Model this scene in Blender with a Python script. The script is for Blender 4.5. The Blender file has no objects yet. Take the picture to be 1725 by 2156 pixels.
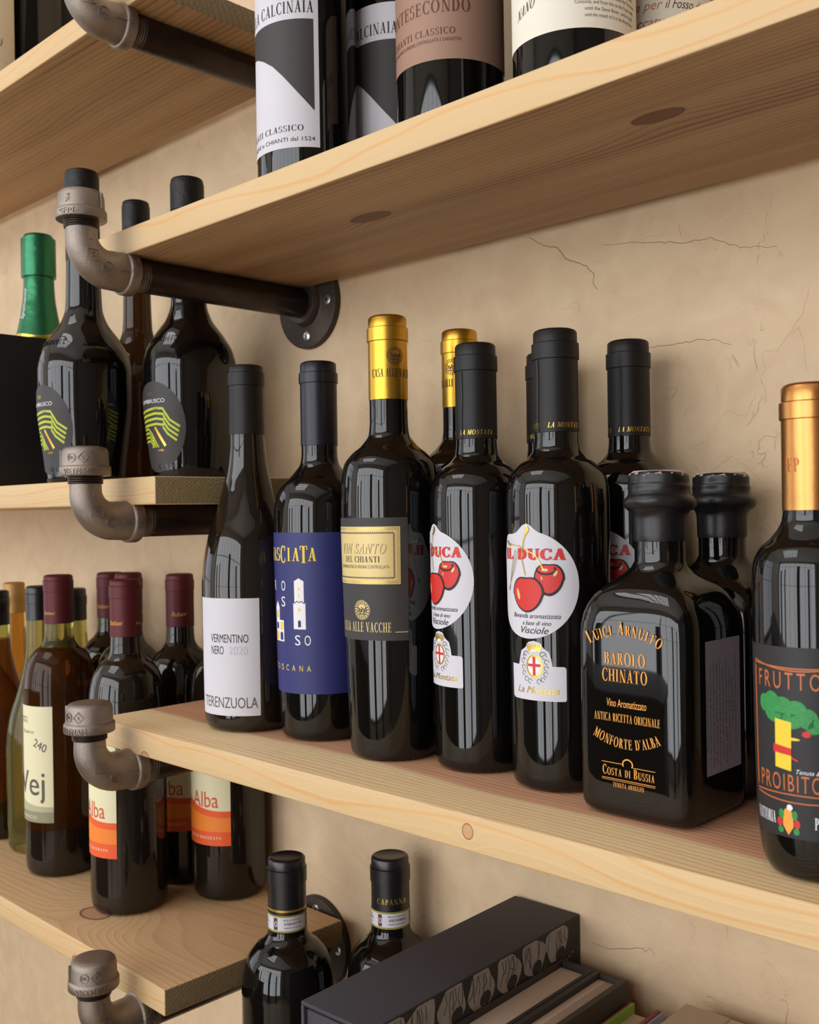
import bpy, bmesh, math, random
from mathutils import Vector, Matrix
from mathutils.bvhtree import BVHTree
random.seed(7)
SC = bpy.context.scene
COL = SC.collection
R_ = math.radians
# ------------------------------------------------------------------ camera
cd = bpy.data.cameras.new('camera'); cam = bpy.data.objects.new('camera', cd); COL.objects.link(cam)
RT = Vector((0.7147432, 0.6992044, -0.0159759)); UP = Vector((0.0106152, 0.0119946, 0.9998717)); FW = Vector((-0.6993064, 0.7148211, -0.0011509))
m = Matrix((RT, UP, -FW)).transposed().to_4x4(); m.translation = Vector((0.727486, -0.623399, -0.009343)); cam.matrix_world = m
cd.sensor_fit = 'HORIZONTAL'; cd.sensor_width = 36; cd.lens = 36 * 2167.68 / 1725; cd.clip_start = .01
cd.dof.use_dof = True; cd.dof.focus_distance = .65; cd.dof.aperture_fstop = 22
SC.camera = cam
# ------------------------------------------------------------------ world, light, exposure
w = bpy.data.worlds.new('world'); SC.world = w; w.use_nodes = True
w.node_tree.nodes['Background'].inputs[0].default_value = (.75, .85, 1, 1); w.node_tree.nodes['Background'].inputs[1].default_value = .6
def area(name, loc, rot, sx, sy, power, col):
    l = bpy.data.lights.new(name, 'AREA'); l.shape = 'RECTANGLE'; l.size = sx; l.size_y = sy; l.energy = power; l.color = col
    o = bpy.data.objects.new(name, l); COL.objects.link(o); o.location = loc; o.rotation_euler = rot; return o
area('daylight', (-.25, -4.30, .35), (R_(90), 0, 0), 5.7, 3.3, 250, (.98, .98, 1))
area('daylight', (-.9, -1.95, 2.74), (0, 0, 0), 1.6, 1.4, 34, (1, .99, .97))
area('daylight', (-3.38, -1.6, .5), (R_(90), 0, R_(-90)), 1.8, 2.2, 18, (.92, .96, 1))
SC.view_settings.view_transform = 'Standard'; SC.view_settings.look = 'None'; SC.view_settings.gamma = 1
SC.view_settings.use_curve_mapping = False; SC.view_settings.exposure = -.06
# ------------------------------------------------------------------ materials
def hx(s):
    c = [int(s[i:i+2], 16) / 255 for i in (0, 2, 4)]
    return tuple(x / 12.92 if x <= .04045 else ((x + .055) / 1.055) ** 2.4 for x in c) + (1,)
MATS = {}
def mat(name, col, rough=.5, metal=0, spec=.5, trans=0, coat=0, bump=0, bscale=200, var=0, vscale=30, ior=1.5):
    if name in MATS: return MATS[name]
    mm = bpy.data.materials.new(name); mm.use_nodes = True; nt = mm.node_tree; b = nt.nodes['Principled BSDF']
    c = hx(col) if isinstance(col, str) else col
    b.inputs['Base Color'].default_value = c; b.inputs['Roughness'].default_value = rough; b.inputs['Metallic'].default_value = metal
    b.inputs['Specular IOR Level'].default_value = spec; b.inputs['Transmission Weight'].default_value = trans; b.inputs['Coat Weight'].default_value = coat
    b.inputs['IOR'].default_value = ior
    if bump or var:
        tc = nt.nodes.new('ShaderNodeTexCoord')
    if bump:
        n = nt.nodes.new('ShaderNodeTexNoise'); n.inputs['Scale'].default_value = bscale; n.inputs['Detail'].default_value = 4
        nt.links.new(tc.outputs['Object'], n.inputs['Vector'])
        bp = nt.nodes.new('ShaderNodeBump'); bp.inputs['Strength'].default_value = bump; bp.inputs['Distance'].default_value = .001
        nt.links.new(n.outputs['Fac'], bp.inputs['Height']); nt.links.new(bp.outputs[0], b.inputs['Normal'])
    if var:
        n = nt.nodes.new('ShaderNodeTexNoise'); n.inputs['Scale'].default_value = vscale; n.inputs['Detail'].default_value = 5
        nt.links.new(tc.outputs['Object'], n.inputs['Vector'])
        mx = nt.nodes.new('ShaderNodeMix'); mx.data_type = 'RGBA'
        mx.inputs[6].default_value = tuple(x * (1 - var) for x in c[:3]) + (1,); mx.inputs[7].default_value = tuple(min(1, x * (1 + var)) for x in c[:3]) + (1,)
        nt.links.new(n.outputs['Fac'], mx.inputs[0]); nt.links.new(mx.outputs[2], b.inputs['Base Color'])
    MATS[name] = mm; return mm
BLK = mat('black_glass', (.004, .0035, .003, 1), .035, spec=.55)
BRN = mat('brown_black_glass', (.012, .008, .005, 1), .035, spec=.55)
AMB = mat('amber_glass', (.42, .20, .03, 1), .03, trans=.93, ior=1.3)
AMD = mat('dark_amber_glass', (.13, .045, .008, 1), .03, trans=.8, ior=1.3)
OLV = mat('olive_glass', (.42, .40, .12, 1), .03, trans=.9, ior=1.3)
GRN = mat('green_glass', (.10, .30, .02, 1), .04, trans=.6, ior=1.35)
CBK = mat('capsule_black', '1b1918', .46, spec=.3, bump=.12, bscale=160)
CBK2 = mat('capsule_gloss_black', '151417', .33, spec=.6)
CNV = mat('capsule_navy', '141422', .36, spec=.5, metal=.2)
CMR = mat('capsule_maroon', '5a2026', .5, spec=.4, metal=.25)
CGD = mat('capsule_gold', 'd0a23e', .34, metal=1, bump=.06, bscale=300)
CCP = mat('capsule_copper_gold', 'c98d50', .32, metal=1, bump=.5, bscale=45)
CTN = mat('capsule_tan', 'b98d4f', .5, metal=.3)
CGN = mat('foil_green', '2f7450', .33, metal=.7, bump=.8, bscale=90)
CFB = mat('foil_black', '151312', .5, spec=.4, bump=1, bscale=110)
WAX = mat('wax_sleeve_black', '1a1819', .36, spec=.45, bump=.5, bscale=70)
GLD = mat('gold_print', 'd8b04c', .3, metal=.8)
GLP = mat('pale_gold_print', 'd9c283', .45, metal=.15)
ORG = mat('orange_print', 'e8a040', .4); COP = mat('copper_print', 'c0672c', .4)
BKP = mat('black_print', '1b1a1c', .6); GYP = mat('grey_print', '55534f', .6); LGP = mat('pale_grey_print', 'b9b8c2', .6)
WHP = mat('white_print', 'e6e4e6', .6); RDP = mat('red_print', 'cc2a22', .5); YLP = mat('yellow_print', 'e6c832', .5)
BRP = mat('brown_print', '5b2d24', .6); NVP = mat('navy_print', '20275e', .6)
PAPW = mat('white_paper', 'cdcbd1', .6, bump=.05, bscale=900); PAPC = mat('cream_paper', 'e2dccb', .65, bump=.05, bscale=900)
PAPY = mat('pale_yellow_paper', 'e3dcb4', .65); PAPN = mat('navy_paper', '262a68', .55, bump=.05, bscale=900)
PAPK = mat('charcoal_paper', '343231', .6, bump=.04, bscale=900); PAPB = mat('brown_paper', '9c7a66', .6, metal=.1, bump=.05, bscale=900)
PAPG = mat('lilac_grey_paper', '8a828c', .6); PAPBK = mat('black_paper', '201e20', .55)
ORL = mat('orange_label_band', 'ea5a22', .6); ORL2 = mat('light_orange_band', 'f08428', .6); SAGE = mat('sage_band', '8f8c70', .6); SAGE2 = mat('pale_sage_band', 'b4b08e', .6)
OLY = mat('olive_yellow_print', '8f8a34', .6); LIME = mat('lime_print', 'b6c22a', .5); PNK = mat('pink_print', 'd8b4ae', .5); GRL = mat('leaf_green_print', '2c8a44', .5, var=.5, vscale=900)
IRON = mat('cast_iron', '978b81', .33, metal=.88, bump=.4, bscale=2300, var=.3, vscale=70); THR = mat('thread_steel', '6b625c', .3, metal=.9)
IRON2 = mat('cast_iron_flange', '4a4038', .5, metal=.6, bump=.4, bscale=600, var=.2, vscale=60)
PIPE = mat('black_steel_pipe', '3a2f2a', .36, metal=.7, bump=.15, bscale=300, var=.5, vscale=60)
ZINC = mat('zinc_screw', 'c9cdc8', .3, metal=.9); DARK = mat('dark_slot', '15130f', .8)
BOXM = mat('black_card', '0c0b0d', .6); SLIP = mat('slipcase_cloth', '37353b', .7, bump=.3, bscale=700, var=.12, vscale=900)
PAGE = mat('page_block', 'c3b4a4', .8, bump=.2, bscale=500)
PLINE = mat('page_line', '6e5348', .8); COVD = mat('dark_book_cover', '2f2926', .6); COVR = mat('dark_red_cover', '7d1c2c', .5); COVG = mat('lime_cover', '7ea636', .5)
COVB = mat('pale_blue_cover', '8fa6b8', .5); CARD = mat('cream_card', 'b6a68c', .8, bump=.2, bscale=300)
PHO = mat('photo_grey', '8d8782', .6, var=.35, vscale=120); PHD = mat('photo_dark', '24211f', .6); BEAD = mat('bead_gold', '8a6a2c', .5)

def wall_mat():
    mm = bpy.data.materials.new('plaster'); mm.use_nodes = True; nt = mm.node_tree; N = nt.nodes; L = nt.links; b = N['Principled BSDF']
    b.inputs['Roughness'].default_value = .62; b.inputs['Specular IOR Level'].default_value = .35
    tc = N.new('ShaderNodeTexCoord')
    def noise(sc, det, dist=0, vec=None):
        n = N.new('ShaderNodeTexNoise'); n.inputs['Scale'].default_value = sc; n.inputs['Detail'].default_value = det; n.inputs['Distortion'].default_value = dist
        L.new(vec or tc.outputs['Object'], n.inputs['Vector']); return n.outputs['Fac']
    def math_(op, a, c):
        n = N.new('ShaderNodeMath'); n.operation = op
        for i, v in enumerate((a, c)):
            if isinstance(v, (int, float)): n.inputs[i].default_value = v
            else: L.new(v, n.inputs[i])
        return n.outputs[0]
    big = noise(5, 5, .6); mid = noise(26, 6, 1.2); fine = noise(300, 3)
    # trowel ridges: thin contour lines of a distorted noise, only in patches
    rid = noise(16, 3, 2.5); a = math_('SUBTRACT', rid, .52); a = math_('ABSOLUTE', a, 0); a = math_('DIVIDE', a, .012); a = math_('MINIMUM', a, 1.0)
    pm = noise(8, 2, .5, None); pm = math_('SUBTRACT', pm, .54); pm = math_('MULTIPLY', pm, 9.0); pmn = N.new('ShaderNodeClamp'); L.new(pm, pmn.inputs[0]); pm = pmn.outputs[0]
    brk = math_('MULTIPLY', math_('SUBTRACT', noise(38, 2, .8), .5), 8.0); bc_ = N.new('ShaderNodeClamp'); L.new(brk, bc_.inputs[0])
    inv = math_('SUBTRACT', 1.0, a); ridge = math_('MULTIPLY', math_('MULTIPLY', inv, pm), bc_.outputs[0])
    pit = math_('MULTIPLY', math_('SUBTRACT', noise(75, 2, 1.5), .66), 9.0); pc_ = N.new('ShaderNodeClamp'); L.new(pit, pc_.inputs[0]); pit = pc_.outputs[0]
    h = math_('MULTIPLY', big, 3.0); h = math_('ADD', h, math_('MULTIPLY', mid, .9)); h = math_('ADD', h, math_('MULTIPLY', fine, .13)); h = math_('ADD', h, math_('MULTIPLY', noise(900, 2), .035)); h = math_('SUBTRACT', h, math_('MULTIPLY', ridge, .22)); h = math_('SUBTRACT', h, math_('MULTIPLY', pit, .16))
    bp = N.new('ShaderNodeBump'); bp.inputs['Strength'].default_value = .75; bp.inputs['Distance'].default_value = .0032; L.new(h, bp.inputs['Height']); L.new(bp.outputs[0], b.inputs['Normal'])
    cr = N.new('ShaderNodeValToRGB'); e = cr.color_ramp.elements; e[0].position = .3; e[0].color = hx('ceb390'); e[1].position = .7; e[1].color = hx('d8bf9b')
    L.new(mid, cr.inputs[0])
    mx = N.new('ShaderNodeMix'); mx.data_type = 'RGBA'; mx.blend_type = 'MULTIPLY'; L.new(math_('MULTIPLY', ridge, .10), mx.inputs[0]); L.new(cr.outputs[0], mx.inputs[6]); mx.inputs[7].default_value = hx('a58a6e')
    L.new(mx.outputs[2], b.inputs['Base Color'])
    return mm
PLA = wall_mat(); CRK = mat('plaster_crack_line', '9c8468', .8)
ROOM = mat('room_paint', 'dedad2', .8, var=.05, vscale=2); ROOMD = mat('dark_room_paint', '6a625c', .8, var=.05, vscale=2); FLO = mat('room_floor', 'b09c82', .5, var=.2, vscale=4); CEI = mat('room_ceiling', 'ebe8e2', .85)
FRM = mat('window_frame_paint', '2e2b2a', .5)

def wood(name, light, dark, red=None, redy=None, pith=(-.34, .012), freq=330, knots=(), amp=.0075, line=.55, streak=.12, edge='d2b385', kcol=('5c3626', '7c4c36'), endtint='8f7c5e'):
    mm = bpy.data.materials.new(name); mm.use_nodes = True; nt = mm.node_tree; N = nt.nodes; L = nt.links; b = N['Principled BSDF']
    b.inputs['Roughness'].default_value = .5; b.inputs['Specular IOR Level'].default_value = .35
    def M(op, a, c=0., d=0.):
        n = N.new('ShaderNodeMath'); n.operation = op
        for i, v in enumerate((a, c, d)):
            if isinstance(v, (int, float)): n.inputs[i].default_value = v
            else: L.new(v, n.inputs[i])
        return n.outputs[0]
    tc = N.new('ShaderNodeTexCoord'); sp = N.new('ShaderNodeSeparateXYZ'); L.new(tc.outputs['Object'], sp.inputs[0]); x, y, z = sp.outputs
    mp = N.new('ShaderNodeMapping'); mp.inputs['Scale'].default_value = (2.6, 9, 9); L.new(tc.outputs['Object'], mp.inputs[0])
    n1 = N.new('ShaderNodeTexNoise'); n1.inputs['Scale'].default_value = 1; n1.inputs['Detail'].default_value = 3; L.new(mp.outputs[0], n1.inputs[0])
    mp2 = N.new('ShaderNodeMapping'); mp2.inputs['Scale'].default_value = (14, 500, 500); L.new(tc.outputs['Object'], mp2.inputs[0])
    n2 = N.new('ShaderNodeTexNoise'); n2.inputs['Scale'].default_value = 1; n2.inputs['Detail'].default_value = 3; L.new(mp2.outputs[0], n2.inputs[0])
    dy = M('SUBTRACT', y, pith[0]); dz = M('SUBTRACT', z, pith[1])
    r = M('SQRT', M('ADD', M('MULTIPLY', dy, dy), M('MULTIPLY', dz, dz)))
    r = M('ADD', r, M('MULTIPLY', M('SUBTRACT', n1.outputs['Fac'], .5), amp * 4))
    kmask = None; krim = None
    for (kx, ky, kz, kr, el) in knots:
        ex = M('DIVIDE', M('SUBTRACT', x, kx), el); ey = M('SUBTRACT', y, ky); ez = M('SUBTRACT', z, kz)
        d = M('SQRT', M('ADD', M('ADD', M('MULTIPLY', ex, ex), M('MULTIPLY', ey, ey)), M('MULTIPLY', ez, ez)))
        g = M('POWER', 2.718, M('MULTIPLY', M('MULTIPLY', d, d), -1 / (2.2 * kr) ** 2))
        r = M('ADD', r, M('MULTIPLY', g, kr * 1.3))
        dd = M('ADD', d, M('MULTIPLY', M('SUBTRACT', n1.outputs['Fac'], .5), kr * .8))
        k = M('MULTIPLY', M('SUBTRACT', kr, dd), 1 / (kr * .16)); cl = N.new('ShaderNodeClamp'); L.new(k, cl.inputs[0]); k = cl.outputs[0]
        rm = M('SUBTRACT', 1.0, M('DIVIDE', M('ABSOLUTE', M('SUBTRACT', dd, kr * .95)), kr * .13)); cl = N.new('ShaderNodeClamp'); L.new(rm, cl.inputs[0]); rm = cl.outputs[0]
        kmask = k if kmask is None else M('MAXIMUM', kmask, k); krim = rm if krim is None else M('MAXIMUM', krim, rm)
    f = M('FRACT', M('MULTIPLY', r, freq))
    cr = N.new('ShaderNodeValToRGB'); e = cr.color_ramp.elements; e[0].position = 0; e[0].color = (0, 0, 0, 1); e[1].position = .5; e[1].color = (.25, .25, .25, 1)
    e.new(.84).color = (1, 1, 1, 1); e.new(.97).color = (.1, .1, .1, 1); L.new(f, cr.inputs[0])
    mp3 = N.new('ShaderNodeMapping'); mp3.inputs['Scale'].default_value = (1.6, 34, 34); L.new(tc.outputs['Object'], mp3.inputs[0])
    n3 = N.new('ShaderNodeTexNoise'); n3.inputs['Scale'].default_value = 1; n3.inputs['Detail'].default_value = 4; L.new(mp3.outputs[0], n3.inputs[0])
    mk = M('MULTIPLY', M('SUBTRACT', n3.outputs['Fac'], .36), 3.2); cl = N.new('ShaderNodeClamp'); L.new(mk, cl.inputs[0]); mk = cl.outputs[0]
    lf = M('MULTIPLY', M('MULTIPLY', cr.outputs[0], line), M('ADD', M('MULTIPLY', mk, .85), .15)); lf = M('ADD', lf, M('MULTIPLY', mk, streak)); lf = M('ADD', lf, M('MULTIPLY', M('SUBTRACT', n2.outputs['Fac'], .5), .5)); cl = N.new('ShaderNodeClamp'); L.new(lf, cl.inputs[0]); lf = cl.outputs[0]
    def mix(fac, a, c):
        n = N.new('ShaderNodeMix'); n.data_type = 'RGBA'
        for i, v in ((0, fac), (6, a), (7, c)):
            if isinstance(v, (int, float)): n.inputs[i].default_value = v
            elif isinstance(v, tuple): n.inputs[i].default_value = v
            else: L.new(v, n.inputs[i])
        return n.outputs[2]
    ge0 = N.new('ShaderNodeNewGeometry'); sg0 = N.new('ShaderNodeSeparateXYZ'); L.new(ge0.outputs['Normal'], sg0.inputs[0]); fr = M('GREATER_THAN', M('ABSOLUTE', sg0.outputs[1]), .7)
    fw = M('FRACT', M('ADD', M('MULTIPLY', z, 75), M('MULTIPLY', n1.outputs['Fac'], 5.5))); fl = M('SUBTRACT', 1.0, M('MULTIPLY', M('ABSOLUTE', M('SUBTRACT', fw, .5)), 9)); cl = N.new('ShaderNodeClamp'); L.new(fl, cl.inputs[0])
    fl = M('ADD', M('MULTIPLY', cl.outputs[0], .62), M('MULTIPLY', M('SUBTRACT', n2.outputs['Fac'], .5), .4)); cl = N.new('ShaderNodeClamp'); L.new(fl, cl.inputs[0]); fl = cl.outputs[0]
    base_l, base_d = hx(light), hx(dark)
    col = mix(lf, base_l, base_d)
    if red:   # reddish heartwood behind a wandering border line
        q = M('MULTIPLY', M('SUBTRACT', M('ADD', y, M('MULTIPLY', M('SUBTRACT', n1.outputs['Fac'], .5), .05)), redy), 160); cl = N.new('ShaderNodeClamp'); L.new(q, cl.inputs[0])
        col = mix(cl.outputs[0], col, mix(lf, hx(red[0]), hx(red[1])))
    col = mix(fr, col, mix(fl, hx(edge), hx('d69a58')))
    if kmask is not None:
        col = mix(M('MULTIPLY', kmask, .92), col, mix(n1.outputs['Fac'], hx(kcol[0]), hx(kcol[1]))); col = mix(M('MULTIPLY', krim, .9), col, hx('4a2a1c'))
    # sawn ends darker and rougher
    ge = N.new('ShaderNodeNewGeometry'); sg = N.new('ShaderNodeSeparateXYZ'); L.new(ge.outputs['Normal'], sg.inputs[0])
    en = M('GREATER_THAN', M('ABSOLUTE', sg.outputs[0]), .8)
    ns = N.new('ShaderNodeTexNoise'); ns.inputs['Scale'].default_value = 420; ns.inputs['Detail'].default_value = 2; L.new(tc.outputs['Object'], ns.inputs[0])
    ecol = mix(M('ADD', M('MULTIPLY', cr.outputs[0], .45), M('MULTIPLY', M('SUBTRACT', ns.outputs['Fac'], .4), .8)), hx(endtint), hx('6a583f'))
    col = mix(en, col, ecol); L.new(col, b.inputs['Base Color'])
    bp = N.new('ShaderNodeBump'); bp.inputs['Strength'].default_value = .35; bp.inputs['Distance'].default_value = .0004
    L.new(M('ADD', M('ADD', cr.outputs[0], n2.outputs['Fac']), M('MULTIPLY', M('MULTIPLY', ns.outputs['Fac'], en), 4)), bp.inputs['Height']); L.new(bp.outputs[0], b.inputs['Normal'])
    return mm
# ------------------------------------------------------------------ object helpers
def link(name, me, parent=None, mats=()):
    o = bpy.data.objects.new(name, me); COL.objects.link(o)
    for k in mats: me.materials.append(k)
    if parent: o.parent = parent
    return o
def tag(o, label=None, cat=None, group=None, kind=None):
    for k, v in (('label', label), ('category', cat), ('group', group), ('kind', kind)):
        if v: o[k] = v
    return o
def empty(name, loc, label, cat, group=None, rz=0):
    o = bpy.data.objects.new(name, None); o.empty_display_size = .02; COL.objects.link(o); o.location = loc; o.rotation_euler.z = rz
    return tag(o, label, cat, group)
def smooth(me, ang=35):
    for p in me.polygons: p.use_smooth = True
    try: me.set_sharp_from_angle(angle=R_(ang))
    except Exception: pass
def from_bm(name, bm, parent=None, mats=(), sm=True, ang=35):
    me = bpy.data.meshes.new(name); bm.normal_update(); bm.to_mesh(me); bm.free()
    if sm: smooth(me, ang)
    return link(name, me, parent, mats)
def box_bm(x0, x1, y0, y1, z0, z1, bev=0, bm=None, seg=2):
    b2 = bmesh.new(); bmesh.ops.create_cube(b2, size=1)
    for v in b2.verts: v.co = Vector((x0 + (v.co.x + .5) * (x1 - x0), y0 + (v.co.y + .5) * (y1 - y0), z0 + (v.co.z + .5) * (z1 - z0)))
    if bev: bmesh.ops.bevel(b2, geom=list(b2.edges), offset=bev, segments=seg, profile=.6, affect='EDGES')
    if bm is None: return b2
    me = bpy.data.meshes.new('t'); b2.to_mesh(me); b2.free(); bm.from_mesh(me); bpy.data.meshes.remove(me); return bm
def lathe_bm(prof, seg=56, bm=None, M=None, close=True):
    """prof: list of (z, r) bottom to top"""
    bm = bm or bmesh.new(); rings = []
    for z, r in prof:
        ring = [bm.verts.new((r * math.sin(2 * math.pi * i / seg), -r * math.cos(2 * math.pi * i / seg), z)) for i in range(seg)]; rings.append(ring)
    for a, b in zip(rings, rings[1:]):
        for i in range(seg): bm.faces.new((a[i], a[(i + 1) % seg], b[(i + 1) % seg], b[i]))
    if close: bm.faces.new(list(reversed(rings[0]))); bm.faces.new(rings[-1])
    if M:
        for ring in rings:
            for v in ring: v.co = M @ v.co
    return bm
def curve_prof(pts, n=7):
    """monotone cubic through (z, r) points: no bulges between them"""
    x = [p[0] for p in pts]; y = [p[1] for p in pts]; N = len(pts); d = [(y[i+1] - y[i]) / (x[i+1] - x[i]) for i in range(N - 1)]
    m_ = [d[0]] + [0 if d[i-1] * d[i] <= 0 else 2 * d[i-1] * d[i] / (d[i-1] + d[i]) for i in range(1, N - 1)] + [d[-1]]
    out = []
    for i in range(N - 1):
        h = x[i+1] - x[i]
        for k in range(n):
            t = k / n; out.append((x[i] + t * h, (2*t**3 - 3*t*t + 1) * y[i] + (t**3 - 2*t*t + t) * h * m_[i] + (-2*t**3 + 3*t*t) * y[i+1] + (t**3 - t*t) * h * m_[i+1]))
    out.append(pts[-1]); return out
def cat_prof(pts, n=4):
    P = [pts[0]] + list(pts) + [pts[-1]]; out = []
    for i in range(1, len(P) - 2):
        p0, p1, p2, p3 = P[i-1], P[i], P[i+1], P[i+2]
        for k in range(n):
            t = k / n; out.append(tuple(.5 * (2 * p1[c] + (p2[c] - p0[c]) * t + (2 * p0[c] - 5 * p1[c] + 4 * p2[c] - p3[c]) * t * t + (3 * p1[c] - p0[c] - 3 * p2[c] + p3[c]) * t ** 3) for c in (0, 1)))
    out.append(pts[-1]); return out
def prof_at(prof, z):
    for (z0, r0), (z1, r1) in zip(prof, prof[1:]):
        if z0 <= z <= z1 and z1 > z0: return r0 + (r1 - r0) * (z - z0) / (z1 - z0)
    return prof[-1][1] if z > prof[-1][0] else prof[0][1]
# ------------------------------------------------------------------ flat print art
_tc = {}
def _tm(t):
    c = bpy.data.curves.new('t', 'FONT'); c.body = t; c.resolution_u = 3; c.size = 1
    o = bpy.data.objects.new('t', c); COL.objects.link(o); dg = bpy.context.evaluated_depsgraph_get()
    me = o.evaluated_get(dg).to_mesh(); v = [(a.co.x, a.co.y) for a in me.vertices]; f = [tuple(p.vertices) for p in me.polygons]
    o.evaluated_get(dg).to_mesh_clear(); bpy.data.objects.remove(o); bpy.data.curves.remove(c); return v, f
def glyph(ch):
    """mesh and advance of one letter of the built-in font"""
    if ch not in _tc:
        lb_ = min(a for a, b in _tm('|')[0]); v, f = _tm(ch) if ch != ' ' else ([], []); adv = max(a for a, b in _tm(ch + '|')[0]) - max(a for a, b in _tm('|')[0])
        _tc[ch] = (v, f, adv)
    return _tc[ch]
# capitals with thick stems, hairlines and slab-less thin serifs; strokes in a unit-high box
TK, TN, SF = .17, .05, .07
def _st(x, y0=0, y1=1, w=TK, s=(1, 1)):
    o = [[(x, y0), (x + w, y0), (x + w, y1), (x, y1)]]
    if s[0]: o.append([(x - SF, y0), (x + w + SF, y0), (x + w + SF, y0 + .045), (x - SF, y0 + .045)])
    if s[1]: o.append([(x - SF, y1 - .045), (x + w + SF, y1 - .045), (x + w + SF, y1), (x - SF, y1)])
    return o
def _ln(x0, y0, x1, y1, w): return [[(x0, y0), (x0 + w, y0), (x1 + w, y1), (x1, y1)]]
def _br(x0, x1, y, w=TN): return [[(x0, y), (x1, y), (x1, y + w), (x0, y + w)]]
def _bw(cx, cy, rx, ry, a0=0, a1=360, tk=TK, n=20):
    o = []
    for i in range(n):
        q = []
        for a in (a0 + (a1 - a0) * i / n, a0 + (a1 - a0) * (i + 1) / n):
            c, s_ = math.cos(R_(a)), math.sin(R_(a)); q.append(((cx + rx * c, cy + ry * s_), (cx + (rx - tk) * c, cy + (ry - TN) * s_)))
        o.append([q[0][0], q[1][0], q[1][1], q[0][1]])
    return o
def _sf(x, y, w=.26): return [[(x, y), (x + w, y), (x + w, y + .045), (x, y + .045)]]
GL = {
 'A': (.8, _ln(.1, 0, .4, 1, .06) + _ln(.53, 0, .33, 1, TK) + _br(.2, .6, .3) + _sf(0, 0) + _sf(.5, 0)),
 'B': (.68, _st(.1) + _bw(.32, .755, .27, .245, -90, 90) + _bw(.34, .27, .3, .27, -90, 90) + _br(.2, .34, .955) + _br(.2, .34, .49) + _br(.2, .34, 0)),
 'C': (.74, _bw(.42, .5, .38, .52, 50, 310) + [[(.64, .7), (.69, .7), (.69, 1), (.66, 1)], [(.64, .28), (.69, .28), (.67, .05), (.64, .1)]]),
 'D': (.78, _st(.1) + _bw(.32, .5, .4, .5, -90, 90) + _br(.2, .34, .95) + _br(.2, .34, 0)),
 'E': (.66, _st(.1) + _br(.2, .58, .95) + _br(.2, .48, .5) + _br(.2, .6, 0) + [[(.54, .76), (.58, .76), (.58, 1), (.54, 1)], [(.56, 0), (.6, 0), (.6, .25), (.58, .25)], [(.46, .38), (.5, .38), (.5, .66), (.46, .66)]]),
 'F': (.62, _st(.1) + _br(.2, .58, .95) + _br(.2, .48, .5) + [[(.54, .76), (.58, .76), (.58, 1), (.54, 1)], [(.46, .38), (.5, .38), (.5, .66), (.46, .66)]]),
 'G': (.8, _bw(.42, .5, .38, .52, 50, 350) + _st(.58, 0, .45, TK, (0, 1)) + [[(.64, .7), (.69, .7), (.69, 1), (.66, 1)]]),
 'H': (.84, _st(.1) + _st(.57) + _br(.2, .6, .48)), 'I': (.37, _st(.1)),
 'L': (.64, _st(.1) + _br(.2, .58, 0) + [[(.55, 0), (.6, 0), (.6, .28), (.57, .28)]]),
 'M': (.98, _ln(.14, 0, .14, 1, .05) + _ln(.43, .05, .12, 1, TK) + _ln(.44, .05, .74, 1, .05) + _st(.72) + _sf(.04, 0) + _sf(0, .955)),
 'N': (.84, _ln(.14, 0, .14, 1, .05) + _ln(.56, 0, .1, 1, TK) + _ln(.69, 0, .69, 1, .05) + _sf(.04, 0) + _sf(.58, .955)),
 'O': (.86, _bw(.43, .5, .4, .52)), 'P': (.64, _st(.1) + _bw(.3, .72, .3, .28, -90, 90) + _br(.2, .32, .95) + _br(.2, .32, .44)),
 'R': (.74, _st(.1) + _bw(.3, .74, .28, .26, -90, 90) + _br(.2, .32, .95) + _br(.2, .32, .48) + _ln(.54, 0, .3, .5, TK) + _sf(.5, 0)),
 'S': (.6, _bw(.3, .74, .25, .28, 40, 250, .13) + _bw(.3, .27, .26, .29, -140, 80, .13) + [[(.47, .7), (.51, .7), (.51, 1), (.49, 1)], [(.05, 0), (.08, 0), (.1, .3), (.05, .3)]]),
 'T': (.72, _st(.27, 0, 1, TK, (1, 0)) + _br(.04, .67, .95) + [[(.04, .76), (.07, .76), (.09, 1), (.04, 1)], [(.62, 1), (.64, .76), (.67, .76), (.67, 1)]]),
 'U': (.8, _st(.1, .28, 1, TK, (0, 1)) + _bw(.4, .3, .3, .32, 180, 360) + _ln(.65, .28, .65, 1, .05) + _sf(.56, .955)),
 'V': (.78, _ln(.33, 0, .08, 1, TK) + _ln(.38, 0, .64, 1, .05) + _sf(0, .955) + _sf(.54, .955)),
 'Z': (.68, _ln(.06, 0, .42, 1, .2) + _br(.08, .6, .95) + _br(.06, .62, 0)), "'": (.22, [[(.08, .72), (.1, .72), (.17, 1), (.05, 1)]]), ' ': (.36, []),
}
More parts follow.
